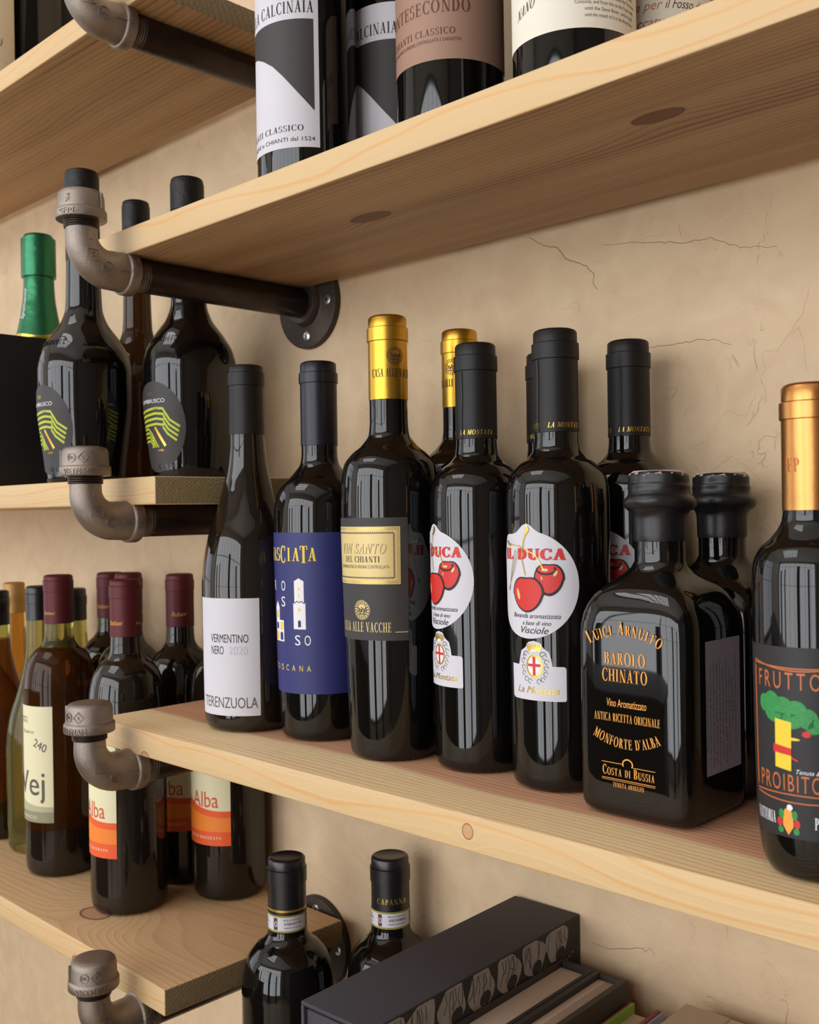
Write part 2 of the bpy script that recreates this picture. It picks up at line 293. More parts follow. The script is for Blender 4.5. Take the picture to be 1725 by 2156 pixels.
class Art:
    def __init__(s): s.P = []      # (verts, faces, material, layer)
    def poly(s, pts, m_, layer=0, fn=None):
        pts = [fn(*p) for p in pts] if fn else pts; s.P.append((list(pts), [tuple(range(len(pts)))], m_, layer)); return s
    def rect(s, u0, u1, v0, v1, m_, layer=0, fn=None): return s.poly([(u0, v0), (u1, v0), (u1, v1), (u0, v1)], m_, layer, fn)
    def ell(s, cu, cv, ru, rv, m_, layer=0, n=36, rot=0, fn=None):
        c, q = math.cos(rot), math.sin(rot)
        return s.poly([(cu + c * ru * math.cos(2 * math.pi * i / n) - q * rv * math.sin(2 * math.pi * i / n), cv + q * ru * math.cos(2 * math.pi * i / n) + c * rv * math.sin(2 * math.pi * i / n)) for i in range(n)], m_, layer, fn)
    def line(s, pts, wd, m_, layer=0, fn=None):
        if fn: pts = [fn(*p) for p in pts]
        L_, Rr = [], []
        for i, p in enumerate(pts):
            a = Vector(pts[max(i - 1, 0)]); b = Vector(pts[min(i + 1, len(pts) - 1)]); d = (b - a); d = d.normalized() if d.length else Vector((1, 0)); n = Vector((-d.y, d.x)) * wd / 2
            L_.append((p[0] + n.x, p[1] + n.y)); Rr.append((p[0] - n.x, p[1] - n.y))
        v = L_ + Rr; k = len(pts); s.P.append((v, [(i, i + 1, k + i + 1, k + i) for i in range(k - 1)], m_, layer)); return s
    def ring(s, cu, cv, ru, rv, wd, m_, layer=0, a0=0, a1=360, n=32):
        return s.line([(cu + ru * math.cos(R_(a0 + (a1 - a0) * i / n)), cv + rv * math.sin(R_(a0 + (a1 - a0) * i / n))) for i in range(n + 1)], wd, m_, layer)
    def text(s, t, u, v, h, m_, layer=0, font='sans', sx=1, width=None, shear=0, al='C', sp=0, fn=None, bold=0):
        """h = cap height; u = anchor, v = baseline; width forces the total width"""
        V, F = [], []
        if font == 'serif':
            x = 0
            for ch in t:
                hh = 1
                if ch.islower(): hh = .76
                wd, st = GL.get(ch.upper(), GL['I'])
                for q in st:
                    F.append(tuple(range(len(V), len(V) + len(q)))); V += [(x + a * hh, b * hh) for a, b in q]
                x += wd * hh + .08 + sp
            tot = x - .08 - sp
        else:
            x = 0
            for ch in t:
                vv, ff, adv = glyph(ch); F += [tuple(i + len(V) for i in q) for q in ff]; V += [((a + x) / .72, b / .72) for a, b in vv]; x += adv + sp
            tot = max([a for a, b in V] or [1])
        k = h * sx
        if width: k = width / tot
        ox = {'C': -tot * k / 2, 'L': 0, 'R': -tot * k}[al]
        V = [(u + ox + a * k + b * h * shear, v + b * h) for a, b in V]
        if fn: V = [fn(*p) for p in V]
        s.P.append((V, F, m_, layer)); return s
    def build(s, name, wrap, parent, du=.0025, dz=None, flip=False, thick=0):
        ms = []; bm = bmesh.new(); lay = bm.faces.layers.int.new('l')
        for V, F, m_, layer in s.P:
            if m_ not in ms: ms.append(m_)
            vs = [bm.verts.new((a, b, 0)) for a, b in V]
            for f in F:
                try: fa = bm.faces.new([vs[i] for i in f]); fa.material_index = ms.index(m_); fa[lay] = layer
                except ValueError: pass
        if not bm.verts: bm.free(); return None
        bmesh.ops.delete(bm, geom=[v for v in bm.verts if not v.link_faces], context='VERTS')
        if du:
            u0 = min(v.co.x for v in bm.verts); u1 = max(v.co.x for v in bm.verts); k = math.ceil(u0 / du)
            while k * du < u1:
                bmesh.ops.bisect_plane(bm, geom=list(bm.verts) + list(bm.edges) + list(bm.faces), plane_co=(k * du, 0, 0), plane_no=(1, 0, 0), dist=1e-6); k += 1
        if dz:
            u0 = min(v.co.y for v in bm.verts); u1 = max(v.co.y for v in bm.verts); k = math.ceil(u0 / dz)
            while k * dz < u1:
                bmesh.ops.bisect_plane(bm, geom=list(bm.verts) + list(bm.edges) + list(bm.faces), plane_co=(0, k * dz, 0), plane_no=(0, 1, 0), dist=1e-6); k += 1
        bm.normal_update()
        for f in bm.faces:
            if f.normal.z < 0: f.normal_flip()
        for f in bm.faces:
            for v in f.verts: v.co.z = f[lay]
        ext = None
        if thick:
            r = bmesh.ops.extrude_face_region(bm, geom=list(bm.faces)); 
            for v in [g for g in r['geom'] if isinstance(g, bmesh.types.BMVert)]: v.co.z += 100
        for v in bm.verts:
            e = 0
            if v.co.z > 50: e = thick; v.co.z -= 100
            v.co = wrap(v.co.x, v.co.y, v.co.z * .00008 + e)
        return from_bm(name, bm, parent, ms, sm=not thick, ang=60)
def cyl_wrap(prof, phi0, off=.0003, rref=None):
    rr = rref or max(r for z, r in prof)
    def f(u, v, o):
        a = R_(phi0) + u / rr; r = prof_at(prof, v) + off + o
        return Vector((r * math.sin(a), -r * math.cos(a), v))
    return f
def arc(cx, cy, rad, sgn=1):
    """bend a baseline at v=cy into an arch (sgn=1) or a smile (-1) of that radius"""
    def f(u, v):
        a = (u - cx) / rad; rr = rad + (v - cy) * sgn
        return (cx + rr * math.sin(a), cy + sgn * (rr * math.cos(a) - rad))
    return f
# ------------------------------------------------------------------ room
YW = -.005
def struct(name, bm, ms, sm=False, parent=None):
    o = from_bm(name, bm, parent, ms, sm)
    if not parent: o['kind'] = 'structure'
    return o
wb = box_bm(-3.3, 3.3, YW, YW + .15, -1.5, 1.75); wall = struct('wall_back', wb, (PLA,))
struct('floor', box_bm(-3.3, 3.3, -4.2, YW, -1.6, -1.5), (FLO,))
SKY = (-1.7, -.1, -2.65, -1.25)
cb_ = box_bm(-3.3, SKY[0], -4.2, YW, 2.6, 2.72); box_bm(SKY[1], 3.3, -4.2, YW, 2.6, 2.72, bm=cb_); box_bm(SKY[0], SKY[1], -4.2, SKY[2], 2.6, 2.72, bm=cb_); box_bm(SKY[0], SKY[1], SKY[3], YW, 2.6, 2.72, bm=cb_)
struct('ceiling', cb_, (CEI,))
struct('wall_right', box_bm(3.3, 3.4, -4.2, YW, -1.5, 2.6), (ROOMD,))
def holed(name, a0, a1, z0, z1, holes, place, m_):
    bm = bmesh.new(); xs = a0
    for h0, h1, q0, q1 in sorted(holes):
        place(bm, xs, h0, z0, z1); place(bm, h0, h1, z0, q0); place(bm, h0, h1, q1, z1); xs = h1
    place(bm, xs, a1, z0, z1); return struct(name, bm, (m_,))
holed('wall_front', -3.3, 3.3, -1.5, 2.6, [(-3.1, 2.6, -1.3, 2.0)], lambda b, a, c, z0, z1: box_bm(a, c, -4.32, -4.2, z0, z1, bm=b), ROOM)
holed('wall_left', -4.2, YW, -1.5, 2.6, [(-2.5, -.7, -.6, 1.6)], lambda b, a, c, z0, z1: box_bm(-3.42, -3.3, a, c, z0, z1, bm=b), ROOM)
def window(n, axis, a0, a1, z0, z1, pos, cols, rows):
    bm = bmesh.new(); f = .035
    def bar(p0, p1, q0, q1):
        if axis == 'x': box_bm(p0, p1, pos - .02, pos + .02, q0, q1, bm=bm)
        elif axis == 'z': box_bm(p0, p1, q0, q1, pos - .02, pos + .02, bm=bm)
        else: box_bm(pos - .02, pos + .02, p0, p1, q0, q1, bm=bm)
    bar(a0, a0 + f, z0, z1); bar(a1 - f, a1, z0, z1); bar(a0, a1, z0, z0 + f); bar(a0, a1, z1 - f, z1)
    for i in range(1, cols): c = a0 + (a1 - a0) * i / cols; bar(c - .01, c + .01, z0, z1)
    for i in range(1, rows): c = z0 + (z1 - z0) * i / rows; bar(a0, a1, c - .01, c + .01)
    struct('window_%d' % n, bm, (FRM,))
window(1, 'x', -3.1, 2.6, -1.3, 2.0, -4.22, 8, 3); window(2, 'z', SKY[0], SKY[1], SKY[2], SKY[3], 2.66, 6, 5); window(3, 'y', -2.5, -.7, -.6, 1.6, -3.32, 3, 4)
# low dark cabinets and frames standing against the window wall, seen only as reflections
for i_, (xa, xb, zt) in enumerate(((-2.55, -2.35, .55), (-1.75, -1.6, .62), (.1, .45, 1.0), (1.5, 1.7, .7))):
    cbn = from_bm('window_post', box_bm(xa, xb, -4.14, -4.0, -1.5, zt, .01), None, (FRM,)); cbn['kind'] = 'structure'; cbn.name = 'trim_%d' % (i_ + 1)
bc = box_bm(-2.4, -.35, -2.3, -1.75, -1.5, -.46, .01); box_bm(-2.45, -.30, -2.35, -1.70, -.46, -.42, .008, bm=bc)  # unseen counter, added to keep low window reflections in the glass dark
tag(from_bm('added_counter', bc, None, (FRM,), ang=60), 'added unseen dark counter behind the camera, darkening low reflections in the glass', 'counter')
# plaster cracks, thin furrow lines pressed into the wall
CR = [[(.253, .195), (.268, .185), (.278, .183), (.287, .172), (.304, .164), (.31, .157), (.309, .15), (.313, .146)],
 [(.318, .176), (.338, .174), (.356, .171), (.381, .166), (.402, .165), (.421, .155), (.446, .151)], [(.349, .1), (.37, .099), (.391, .1), (.401, .099), (.414, .094)],
 [(.445, .086), (.45, .093), (.461, .107), (.465, .121)], [(.433, .072), (.437, .075), (.435, .081), (.435, .087), (.445, .087)], [(-.116, .397), (-.101, .373), (-.09, .36), (-.087, .341)],
 [(.3, -.323), (.313, -.323), (.342, -.314), (.343, -.317), (.348, -.313), (.351, -.317)], [(.25, -.301), (.263, -.298), (.276, -.296)], [(.282, .136), (.291, .137), (.3, .132)],
 [(.135, .13), (.146, .131), (.154, .128)], [(.379, .008), (.386, .015), (.396, .011), (.413, .023), (.426, .013), (.432, .007)], [(.425, -.026), (.432, -.005), (.438, .001), (.446, -.003)],
 [(.312, -.285), (.325, -.297), (.333, -.3)], [(.463, .072), (.461, .09), (.458, .099), (.453, .095)], [(.378, .179), (.379, .170)], [(.3, -.351), (.321, -.335), (.332, -.335)],
 [(.40, .04), (.41, .052), (.423, .047), (.43, .06)], [(.365, .0), (.366, .012), (.372, .02)]]
for i, pl in enumerate(CR):
    pts = []
    for (a, b), (c, d_) in zip(pl, pl[1:]):
        n = max(2, int(math.hypot(c - a, d_ - b) / .0022))
        for k in range(n): t = k / n; pts.append((a + (c - a) * t + random.uniform(-.0006, .0006), b + (d_ - b) * t + random.uniform(-.0006, .0006)))
    pts.append(pl[-1]); bm = bmesh.new(); pr = None
    for k, (x, z) in enumerate(pts):
        wd = (.0005 if i in (0,) else .0003) * (1 - abs(k / len(pts) - .45)) ; a = Vector(pts[max(k - 1, 0)]); b = Vector(pts[min(k + 1, len(pts) - 1)]); dd = (b - a).normalized(); n = Vector((-dd.y, dd.x)) * wd
        q = [bm.verts.new((x + n.x, YW - .00002, z + n.y)), bm.verts.new((x + n.x * .2, YW - .00022, z + n.y * .2)), bm.verts.new((x - n.x, YW - .00002, z - n.y))]
        if pr: bm.faces.new((pr[0], pr[1], q[1], q[0])); bm.faces.new((pr[1], pr[2], q[2], q[1]))
        pr = q
    from_bm('crack', bm, wall, (CRK if i in (0, 1, 2, 6) else PLA,))
# ------------------------------------------------------------------ shelves
S = .195172; T = .02028; YF = -.2010; YB = -.0192; RP = .01335
def shelf(x0, x1, z, m_, label, dz=0, dt=0, df=0):
    cx = round((x0 + x1) / 2, 3)
    o = from_bm('wall_shelf', box_bm(x0 - cx, x1 - cx, YF + df + .11, YB + .11, 0, T + dt, .0012), None, (m_,), ang=60); o.location = (cx, -.11, z + dz)
    return tag(o, label, 'shelf', 'pine wall shelves')
def kn(cx, z, lst): return [(x - cx, y + .11, zz - z, r, e) for x, y, zz, r, e in lst]
ZP, ZU, ZM, ZN, ZL, ZQ = 2 * S, S, 0, -S, -2 * S, -3 * S
w1 = wood('pine_upper_right', 'b8946c', '7c5838', knots=kn(.473, ZU, [(.4465, -.146, ZU, .0080, 2.1), (.212, -.130, ZU, .0078, 2.2)]), pith=(-.17, -.05), freq=240, line=1.0, streak=.35)
w2 = wood('pine_main', 'e9cc9e', 'cf9a5e', red=('d29e7c', '96603e'), redy=-.050, knots=kn(.473, ZN, [(.3548, -.2012, -.1844, .0042, .9), (.0245, -.2012, -.1955, .0045, 1.3)]), kcol=('b88a60', 'd2a878'), pith=(-.17, -.05), freq=260, line=.75)
w3 = wood('pine_top_left', 'bc966a', '845e38', pith=(-.17, -.05), freq=170, line=.7, streak=.3)
w4 = wood('pine_middle_left', 'e0bf94', 'cf9f70', pith=(.02, -.09), freq=420, line=.35, endtint='9c8a62')
w5 = wood('pine_lower_left', 'ceaa80', 'ab8254', kcol=('ae7a5c', 'bd8c6c'), knots=kn(-.76, ZL, [(-.166, -.158, -.3701, .0150, 1.35), (-.1247, -.201, -.3885, .005, 1.6)]), pith=(.0, -.10), freq=300, line=.4, endtint='857253')
sh_u = shelf(-.0537, 1.0, ZU, w1, 'upper right pine shelf holding the black and white labelled bottles', dz=-.0007)
sh_n = shelf(-.0537, 1.0, ZN, w2, 'long middle pine shelf carrying the cherry labelled and square bottles', dz=-.0008, dt=-.0003)
sh_p = shelf(-1.5, .0428, ZP, w3, 'topmost left pine shelf seen from below', dz=-.0027, dt=-.0006, df=.0019)
sh_m = shelf(-1.5, .0451, ZM, w4, 'left pine shelf at eye level under the big round-bodied dark bottles', dz=-.0013, dt=.0011)
sh_l = shelf(-1.5, .0447, ZL, w5, 'lower left pine shelf with a big reddish knot and a sawn end', df=.0014)
sh_q = shelf(-.0537, 1.0, ZQ, w1, 'lowest right pine shelf below the frame, under the books')
# ------------------------------------------------------------------ pipe brackets
def tube_sweep(bm, pts, rads, dirs, seg=36, cap=True):
    prev = None; rings = []
    for p, r, d_ in zip(pts, rads, dirs):
        d_ = Vector(d_).normalized(); a = Vector((1, 0, 0)); b = d_.cross(a).normalized()
        rings.append([bm.verts.new(Vector(p) + a * r * math.cos(2 * math.pi * i / seg) + b * r * math.sin(2 * math.pi * i / seg)) for i in range(seg)])
    for q, k in zip(rings, rings[1:]):
        for i in range(seg): bm.faces.new((q[i], q[(i + 1) % seg], k[(i + 1) % seg], k[i]))
    if cap: bm.faces.new(rings[0]); bm.faces.new(list(reversed(rings[-1])))
    bmesh.ops.recalc_face_normals(bm, faces=bm.faces)
    return bm
YV = -.2336      # axis of the upright leg
def elbow_bm():
    bm = bmesh.new(); pts, rad, dr = [], [], []
    zc = -RP
    for y, r in ((-.1912, .0150), (-.1912, .0170), (-.1922, .0176), (-.1990, .0176), (-.2000, .0172), (-.2006, .0158), (-.2040, .0154)):
        pts.append((0, y, zc)); rad.append(r); dr.append((0, -1, 0))
    cy, cz, rr = -.2110, zc + .0226, .0226
    for i in range(1, 13):
        a = R_(90 * i / 12); pts.append((0, -.2110 - rr * math.sin(a), zc + rr * (1 - math.cos(a)))); rad.append(.0154 - .0034 * (i / 12)); dr.append((0, -math.cos(a), math.sin(a)))
    for z in (.0125, .0165): pts.append((0, YV, z)); rad.append(.0119); dr.append((0, 0, 1))
    return tube_sweep(bm, pts, rad, dr, 40)
def thread_prof(z0, z1, r, n, d_=.0005):
    o = []
    for i in range(n): a = z0 + (z1 - z0) * i / n; b = (z1 - z0) / n; o += [(a, r - d_), (a + b * .35, r), (a + b * .65, r), (a + b, r - d_)]
    return o
MY = Matrix.Rotation(R_(90), 4, 'X')      # lathe axis z -> -y
def bracket(z, label, style, rot=0, flange_vis=True):
    rt = empty('pipe_bracket', (0, YW, z), label, 'bracket', 'black pipe shelf brackets in one upright column')
    def loc(bm): 
        for v in bm.verts: v.co.y -= YW
        return bm
    bm = bmesh.new(); M = Matrix.Translation((0, 0, -RP)) @ MY
    lathe_bm([(.012, RP - .0006), (.013, RP), (.1835, RP), (.1835, RP - .0003)], 40, bm, M); from_bm('pipe', loc(bm), rt, (PIPE,))
    bm = lathe_bm(thread_prof(.1800, .1915, RP + .0002, 6), 36, None, M); from_bm('thread', loc(bm), rt, (THR,))
    eb = elbow_bm(); bvh = BVHTree.FromBMesh(eb); el = from_bm('elbow', loc(eb), rt, (IRON,), ang=50)
    # raised foundry marks on the cheek of the elbow
    A = Art(); c = (-.2313, -.0061)
    sq = .0042
    for a, b in (((-sq, -sq), (sq, -sq)), ((sq, -sq), (sq, sq)), ((sq, sq), (-sq, sq)), ((-sq, sq), (-sq, -sq))): A.line([(c[0] + a[0] * 1.1, c[1] + a[1]), (c[0] + b[0] * 1.1, c[1] + b[1])], .0009, IRON)
    A.text('S', c[0], c[1] - .0022, .0044, IRON, sx=1.1)
    A.ring(-.2195, -.0145, .0044, .0044, .0010, IRON); A.text('UL', -.2195, -.0162, .0034, IRON)
    A.line([(-.2325, .0050), (-.2325, .0105)], .0030, IRON); A.line([(-.2100, -.0141), (-.2000, -.0141)], .0030, IRON)
    def wr(u, v, o):
        h = bvh.ray_cast(Vector((.1, u, v)), Vector((-1, 0, 0)))
        p = h[0] if h[0] else Vector((.012, u, v)); return Vector((p.x - .0003 + o, p.y - YW, p.z))
    A.build('foundry_mark', wr, el, du=.0012, thick=.0011)
    A = Art().text('VIETNAM', 0, -.0027, .0054, IRON, sx=1.0, width=.026)
    def wr2(u, v, o):     # around the collar of the elbow, read downwards on the camera side
        a = R_(20) - u / .0176; r = .0174 + o
        return Vector((r * math.cos(a), -.1956 + v * -1 - YW if False else -.1956 + v - YW, -RP + r * math.sin(a)))
    A.build('foundry_mark', wr2, el, du=.0012, thick=.0006)
    # cap on the street elbow's male end
    bm = lathe_bm(thread_prof(.0150, .0235, .0132, 5), 36, None, Matrix.Translation((0, YV, 0))); from_bm('thread', loc(bm), rt, (PIPE,))
    pr = [(.0212, .0150), (.0212, .0186), (.0218, .0191), (.0272, .0191), (.0282, .0187), (.0290, .0176), (.0385, .0173), (.0412, .0166), (.0428, .0150), (.0438, .0110), (.0441, .0050), (.0442, .0008)]
    bm = lathe_bm(pr, 48, None); cp = from_bm('cap', bm, rt, (IRON,), ang=50); cp.location = (0, YV - YW, 0); cp.rotation_euler.z = R_(rot)
    bm = bmesh.new()
    for k in range(2): box_bm(-.0011, .0011, -.0186, -.0168, .0285, .0408, .0004, bm=bm) if k == 0 else None
    rb = from_bm('rib', bm, cp, (IRON,)); rb.rotation_euler.z = R_(-38 if style != 'fm' else 118)
    A = Art()
    if style == 'fm':
        A.text('<FM>', 0, .0222, .0046, IRON, width=.017); A.text('MK', .0, -.0018, .0034, IRON, fn=lambda u, v: (v - .001, .0345 - u))
    elif style == 'v':
        A.text('VIETNAM', 0, .0222, .0046, IRON, width=.022)
        A.ring(-.005, .0345, .0033, .0033, .0007, IRON); A.text('UL', -.005, .0334, .0024, IRON)
        q = .0042; A.line([(.0045 - q, .0345), (.0045, .0345 + q), (.0045 + q, .0345), (.0045, .0345 - q), (.0045 - q, .0345)], .0007, IRON); A.text('S', .0045, .0331, .0028, IRON)
    A.build('foundry_mark', lambda u, v, o: (lambda r, a: Vector((r * math.sin(a), -r * math.cos(a), v)))((.0190 if v < .028 else .0173) + o, R_(32) + u / .0185), cp, du=.0012, thick=.0007)
    # wall flange
    pr = [(.0000, .0405), (.0045, .0405), (.0058, .0398), (.0062, .0385), (.0062, .0222), (.0072, .0205), (.0135, .0188), (.0142, .0180), (.0142, .0134)]
    bm = lathe_bm(pr, 56, None, Matrix.Translation((0, 0, -RP)) @ MY); fl = from_bm('flange', bm, rt, (IRON2,), ang=40)
    for a in (-2, 88, 178, 268):
        x, zz = .0292 * math.cos(R_(a + 2)), .0292 * math.sin(R_(a + 2))
        bm = lathe_bm([(0, .0046), (.0006, .0044), (.0012, .0030), (.0013, .0004)], 20, None, Matrix.Translation((x, -.0061, zz - RP)) @ MY)
        sc = from_bm('screw', bm, fl, (ZINC, DARK))
        b2 = bmesh.new()
        for t in (35, 125):
            b3 = box_bm(-.0021, .0021, -.0075, -.0071, -.0004, .0004)
            for v in b3.verts: v.co = Matrix.Translation((x, 0, zz - RP)) @ Matrix.Rotation(R_(t + a), 4, 'Y') @ v.co
            me = bpy.data.meshes.new('t'); b3.to_mesh(me); b3.free(); b2.from_mesh(me); bpy.data.meshes.remove(me)
        bm = bmesh.new(); bm.from_mesh(sc.data); n0 = len(bm.faces); me = bpy.data.meshes.new('t'); b2.to_mesh(me); b2.free(); bm.from_mesh(me); bpy.data.meshes.remove(me); bm.faces.ensure_lookup_table()
        for f in bm.faces[n0:]: f.material_index = 1
        bm.to_mesh(sc.data); bm.free()
    return rt
bracket(2 * S, 'pipe bracket cut off by the top edge of the photo, under the topmost shelf', 'v')
bracket(S, 'pipe bracket with taller lighter cap, under the left end of the upper right shelf', 'fm', 0)
bracket(0, 'pipe bracket in the middle of the column, beside the sawn eye-level shelf end', 'v', 10)
bracket(-S, 'pipe bracket holding the left end of the long middle shelf', 'v', -12)
bracket(-2 * S, 'lowest visible pipe bracket, under the lower left shelf with the knot', 'v', 22)
bracket(-3 * S, 'pipe bracket below the frame under the book shelf', 'v', 0)
# ------------------------------------------------------------------ bottles
FB = {   # body outlines: (z, fraction of body radius)
 'burg': [(0, .80), (.0025, .93), (.008, .985), (.03, 1), (.11, 1.01), (.122, .99), (.135, .945), (.148, .87), (.166, .70), (.185, .55), (.2084, .415), (.2285, .375), (.25, .365)],
 'tap2': [(0, .76), (.003, .88), (.009, .915), (.04, .945), (.10, .98), (.151, 1), (.1696, .985), (.1807, .92), (.1876, .808), (.1959, .566), (.2039, .41), (.2112, .384), (.25, .384)],
 'tap3': [(0, .76), (.003, .86), (.009, .885), (.08, .95), (.17, 1), (.1895, .975), (.1985, .925), (.206, .77), (.2125, .555), (.22, .41), (.2300, .388), (.27, .386)],
 'slim': [(0, .80), (.003, .92), (.009, .95), (.05, .965), (.17, 1), (.179, .985), (.1867, .915), (.194, .73), (.198, .56), (.203, .45), (.2100, .425), (.25, .42)],
 'half': [(0, .66), (.002, .78), (.008, .88), (.02, .935), (.05, .975), (.1303, 1), (.1397, .975), (.1465, .865), (.1516, .67), (.1596, .49), (.166, .465), (.20, .465)],
 'bord': [(0, .82), (.0025, .93), (.008, .98), (.02, 1), (.185, 1), (.1935, .985), (.2031, .95), (.2146, .86), (.2238, .68), (.2288, .52), (.236, .42), (.25, .40), (.28, .40)],
 'sek2': [(0, .76), (.003, .86), (.01, .93), (.03, 1), (.11, 1), (.135, .97), (.155, .86), (.172, .68), (.19, .56), (.21, .47), (.225, .42), (.25, .395), (.28, .39)],
 'sek': [(0, .76), (.003, .82), (.02, .865), (.045, .935), (.075, 1), (.1023, 1), (.1175, .935), (.1314, .76), (.149, .475), (.1618, .385), (.19, .36), (.25, .345)],
}
def capsule_prof(h, z0, rn, lip=.0195, ring=.0008, drop=.0045, flat=False, pr=()):
    """sleeve from z0 to the top h over a neck radius rn"""
    e = .0004
    r0 = prof_at(pr, z0) if pr else rn
    p = [(z0, r0 + e * .2), (z0 + .0002, r0 + e)] + [(z, r + e) for z, r in pr if z0 + .0005 < z < h - lip - .0005] + [(h - lip, rn + e), (h - lip + .0004, rn + e + ring), (h - drop - .0042, rn + e + ring), (h - drop - .0036, rn + e - .0002), (h - drop - .0030, rn + e - .0002),
         (h - .0018, rn + e - .0003), (h - .0006, rn + e - .0012), (h, rn - .0022)]
    if not flat: p += [(h - .0004, rn - .0028), (h - .0005, .0006)]
    else: p += [(h, .0006)]
    return p
CAPPR = {}
def bottle(name, label, X, Y, z, kind, r, h, glass, cap, zc, group=None, ringr=.0008, lip=.0195, drop=.0045, cat='bottle', capname='capsule', nfrac=None, hs=1, neck=None, neckz=.2, foot=None, footz=.052):
    rt = empty(name, (X, Y, z), label, cat, group)
    pr = [(a * hs, b * r) for a, b in curve_prof(FB[kind], 6)]; pr = [q for q in pr if q[0] < h - .004]; rn = pr[-1][1]; pr.append((h - .003, rn))
    gb = lathe_bm([(.004, .0008), (.004, pr[0][1] * .55), (.0003, pr[0][1] * .92)] + pr, 72)
    ms = (glass,) + ((neck,) if neck else ()) + ((foot,) if foot else ())
    if neck:
        for f in gb.faces:
            if f.calc_center_median().z > neckz: f.material_index = 1
    if foot:  # dark look of the shelf refracted through wine, put into the glass colour
        for f in gb.faces:
            if f.calc_center_median().z < footz: f.material_index = len(ms) - 1
    from_bm('glass', gb, rt, ms, ang=60)
    cp = capsule_prof(h, zc, rn, lip, ringr, drop, pr=pr); c = from_bm(capname, lathe_bm(cp, 56), rt, (cap,), ang=40)
    return rt, pr, cp, c
ZTM, ZTN, ZTL, ZTU, ZTP, ZTQ = T, -S + T - .0011, -2 * S + T, S + T - .0007, 2 * S + T - .0033, -3 * S + T
def paper(rt, prof, phi0, w0, w1, z0, z1, m_, off=.00025, name='label', shape=None):
    A = Art()
    if shape: A.poly(shape, m_)
    else: A.rect(w0, w1, z0, z1, m_)
    return A.build(name, cyl_wrap(prof, phi0, off), rt, du=.0020, dz=.004)
def prints(A, lab, prof, phi0, off=.00036): return A.build('print', cyl_wrap(prof, phi0, off), lab, du=.0024, dz=.005)
def deg(r, d_): return r * R_(d_)
random.seed(11)
# --- long middle shelf, front row
rt, pr, cp, c = bottle('wine_bottle', 'slim sloping-shouldered dark bottle with a plain white label, leftmost in the middle row', .0670, -.1308, ZTN, 'burg', .0365, .2831, BRN, CBK, .2285, lip=.0165, drop=.0022)
lb = paper(rt, pr, 20, deg(.0365, -44), deg(.0365, 45), .0135, .1025, PAPW)
A = Art().text('VERMENTINO', -deg(.0365, 19.5), .0690, .0066, BKP, width=.0325, al='L').text('NERO', -deg(.0365, 19.5), .0600, .0066, BKP, width=.0128, al='L').text('2020', deg(.0365, 30.5), .0600, .0066, LGP, width=.0148, al='R')
A.text('TERENZUOLA', deg(.0365, 2.5), .0195, .0085, GYP, width=.0500); prints(A, lb, pr, 20)
# navy label
rt, pr, cp, c = bottle('wine_bottle', 'dark bottle with a wide navy blue label showing white towers', .1370, -.1158, ZTN, 'tap2', .0351, .2795, BLK, CNV, .2165, lip=.0165)
r = .0351; D = lambda a: deg(r, a)
lb = paper(rt, pr, 0, D(-85), D(88), .0352, .1522, PAPN)
A = Art(); ew = D(100) / 9.6; x = -D(50)
for i, ch in enumerate('EVASCIATA'):
    big = ch in 'CT' ; [A.text(ch, x + ew * (i + .5) + dx, .1316 - (.0014 if big else 0), .0096 if not big else .0124, YLP, font='serif', width=ew * (.42 if ch == 'I' else .98)) for dx in (0, .0003)]
x = 0
for ch, a, zz in (('R', -27, .1098), ('O', -4, .1098), ('S', -5, .0982), ('S', 17.5, .0706), ('O', 31, .0706)): A.text(ch, D(a), zz, .0076, WHP, width=.0052)
for i, ch in enumerate('TOSCANA'): A.text(ch, D((i - 3) * 10.7), .0517 , .0044, YLP, width=.0032)
def tower(cx, z0):
    u = .0011
    A.poly([(cx - 4.6 * u, z0), (cx + 4.6 * u, z0), (cx + 4.6 * u, z0 + .0185), (cx - 4.6 * u, z0 + .0185)], WHP).poly([(cx - 5.2 * u, z0 + .0185), (cx + 5.2 * u, z0 + .0185), (cx, z0 + .0208)], WHP)
    A.poly([(cx - 3.6 * u, z0 + .0195), (cx + 3.6 * u, z0 + .0195), (cx + 3.6 * u, z0 + .0345), (cx - 3.6 * u, z0 + .0345)], WHP).poly([(cx - 4 * u, z0 + .0345), (cx + 4 * u, z0 + .0345), (cx, z0 + .0370)], WHP)
    A.line([(cx - 4 * u, z0 + .0186), (cx - 1.5 * u, z0 + .0204), (cx, z0 + .0192), (cx + 1.5 * u, z0 + .0204), (cx + 4 * u, z0 + .0186)], .0006, NVP, 1)
    A.rect(cx - 1.1 * u, cx + 1.1 * u, z0 + .0015, z0 + .0050, NVP, 1).ell(cx, z0 + .0050, 1.1 * u, .0016, NVP, 1); A.ell(cx, z0 + .0142, .0009, .0013, YLP, 1).ell(cx, z0 + .0292, .0007, .001, YLP, 1).rect(cx - .0003, cx + .0003, z0 + .0232, z0 + .0256, YLP, 1)
tower(D(21), .0822)
cx = D(-16); A.rect(cx - .006, cx + .0068, .0725, .0880, WHP).rect(cx - .006, cx + .001, .088, .097, WHP).poly([(cx - .0062, .097), (cx + .0015, .097), (cx - .002, .102)], WHP)
for a, b, c_, d_, m_ in ((.0018, .0055, .0808, .0868, YLP), (-.005, -.001, .0735, .0795, YLP), (.0015, .0055, .0735, .0775, NVP), (-.005, -.001, .0815, .086, NVP), (-.0045, -.001, .0895, .095, YLP)): A.rect(cx + a, cx + b, c_, d_, m_, 1)
A.ell(cx + .0035, .0775, .002, .002, NVP, 1); prints(A, lb, pr, 0)
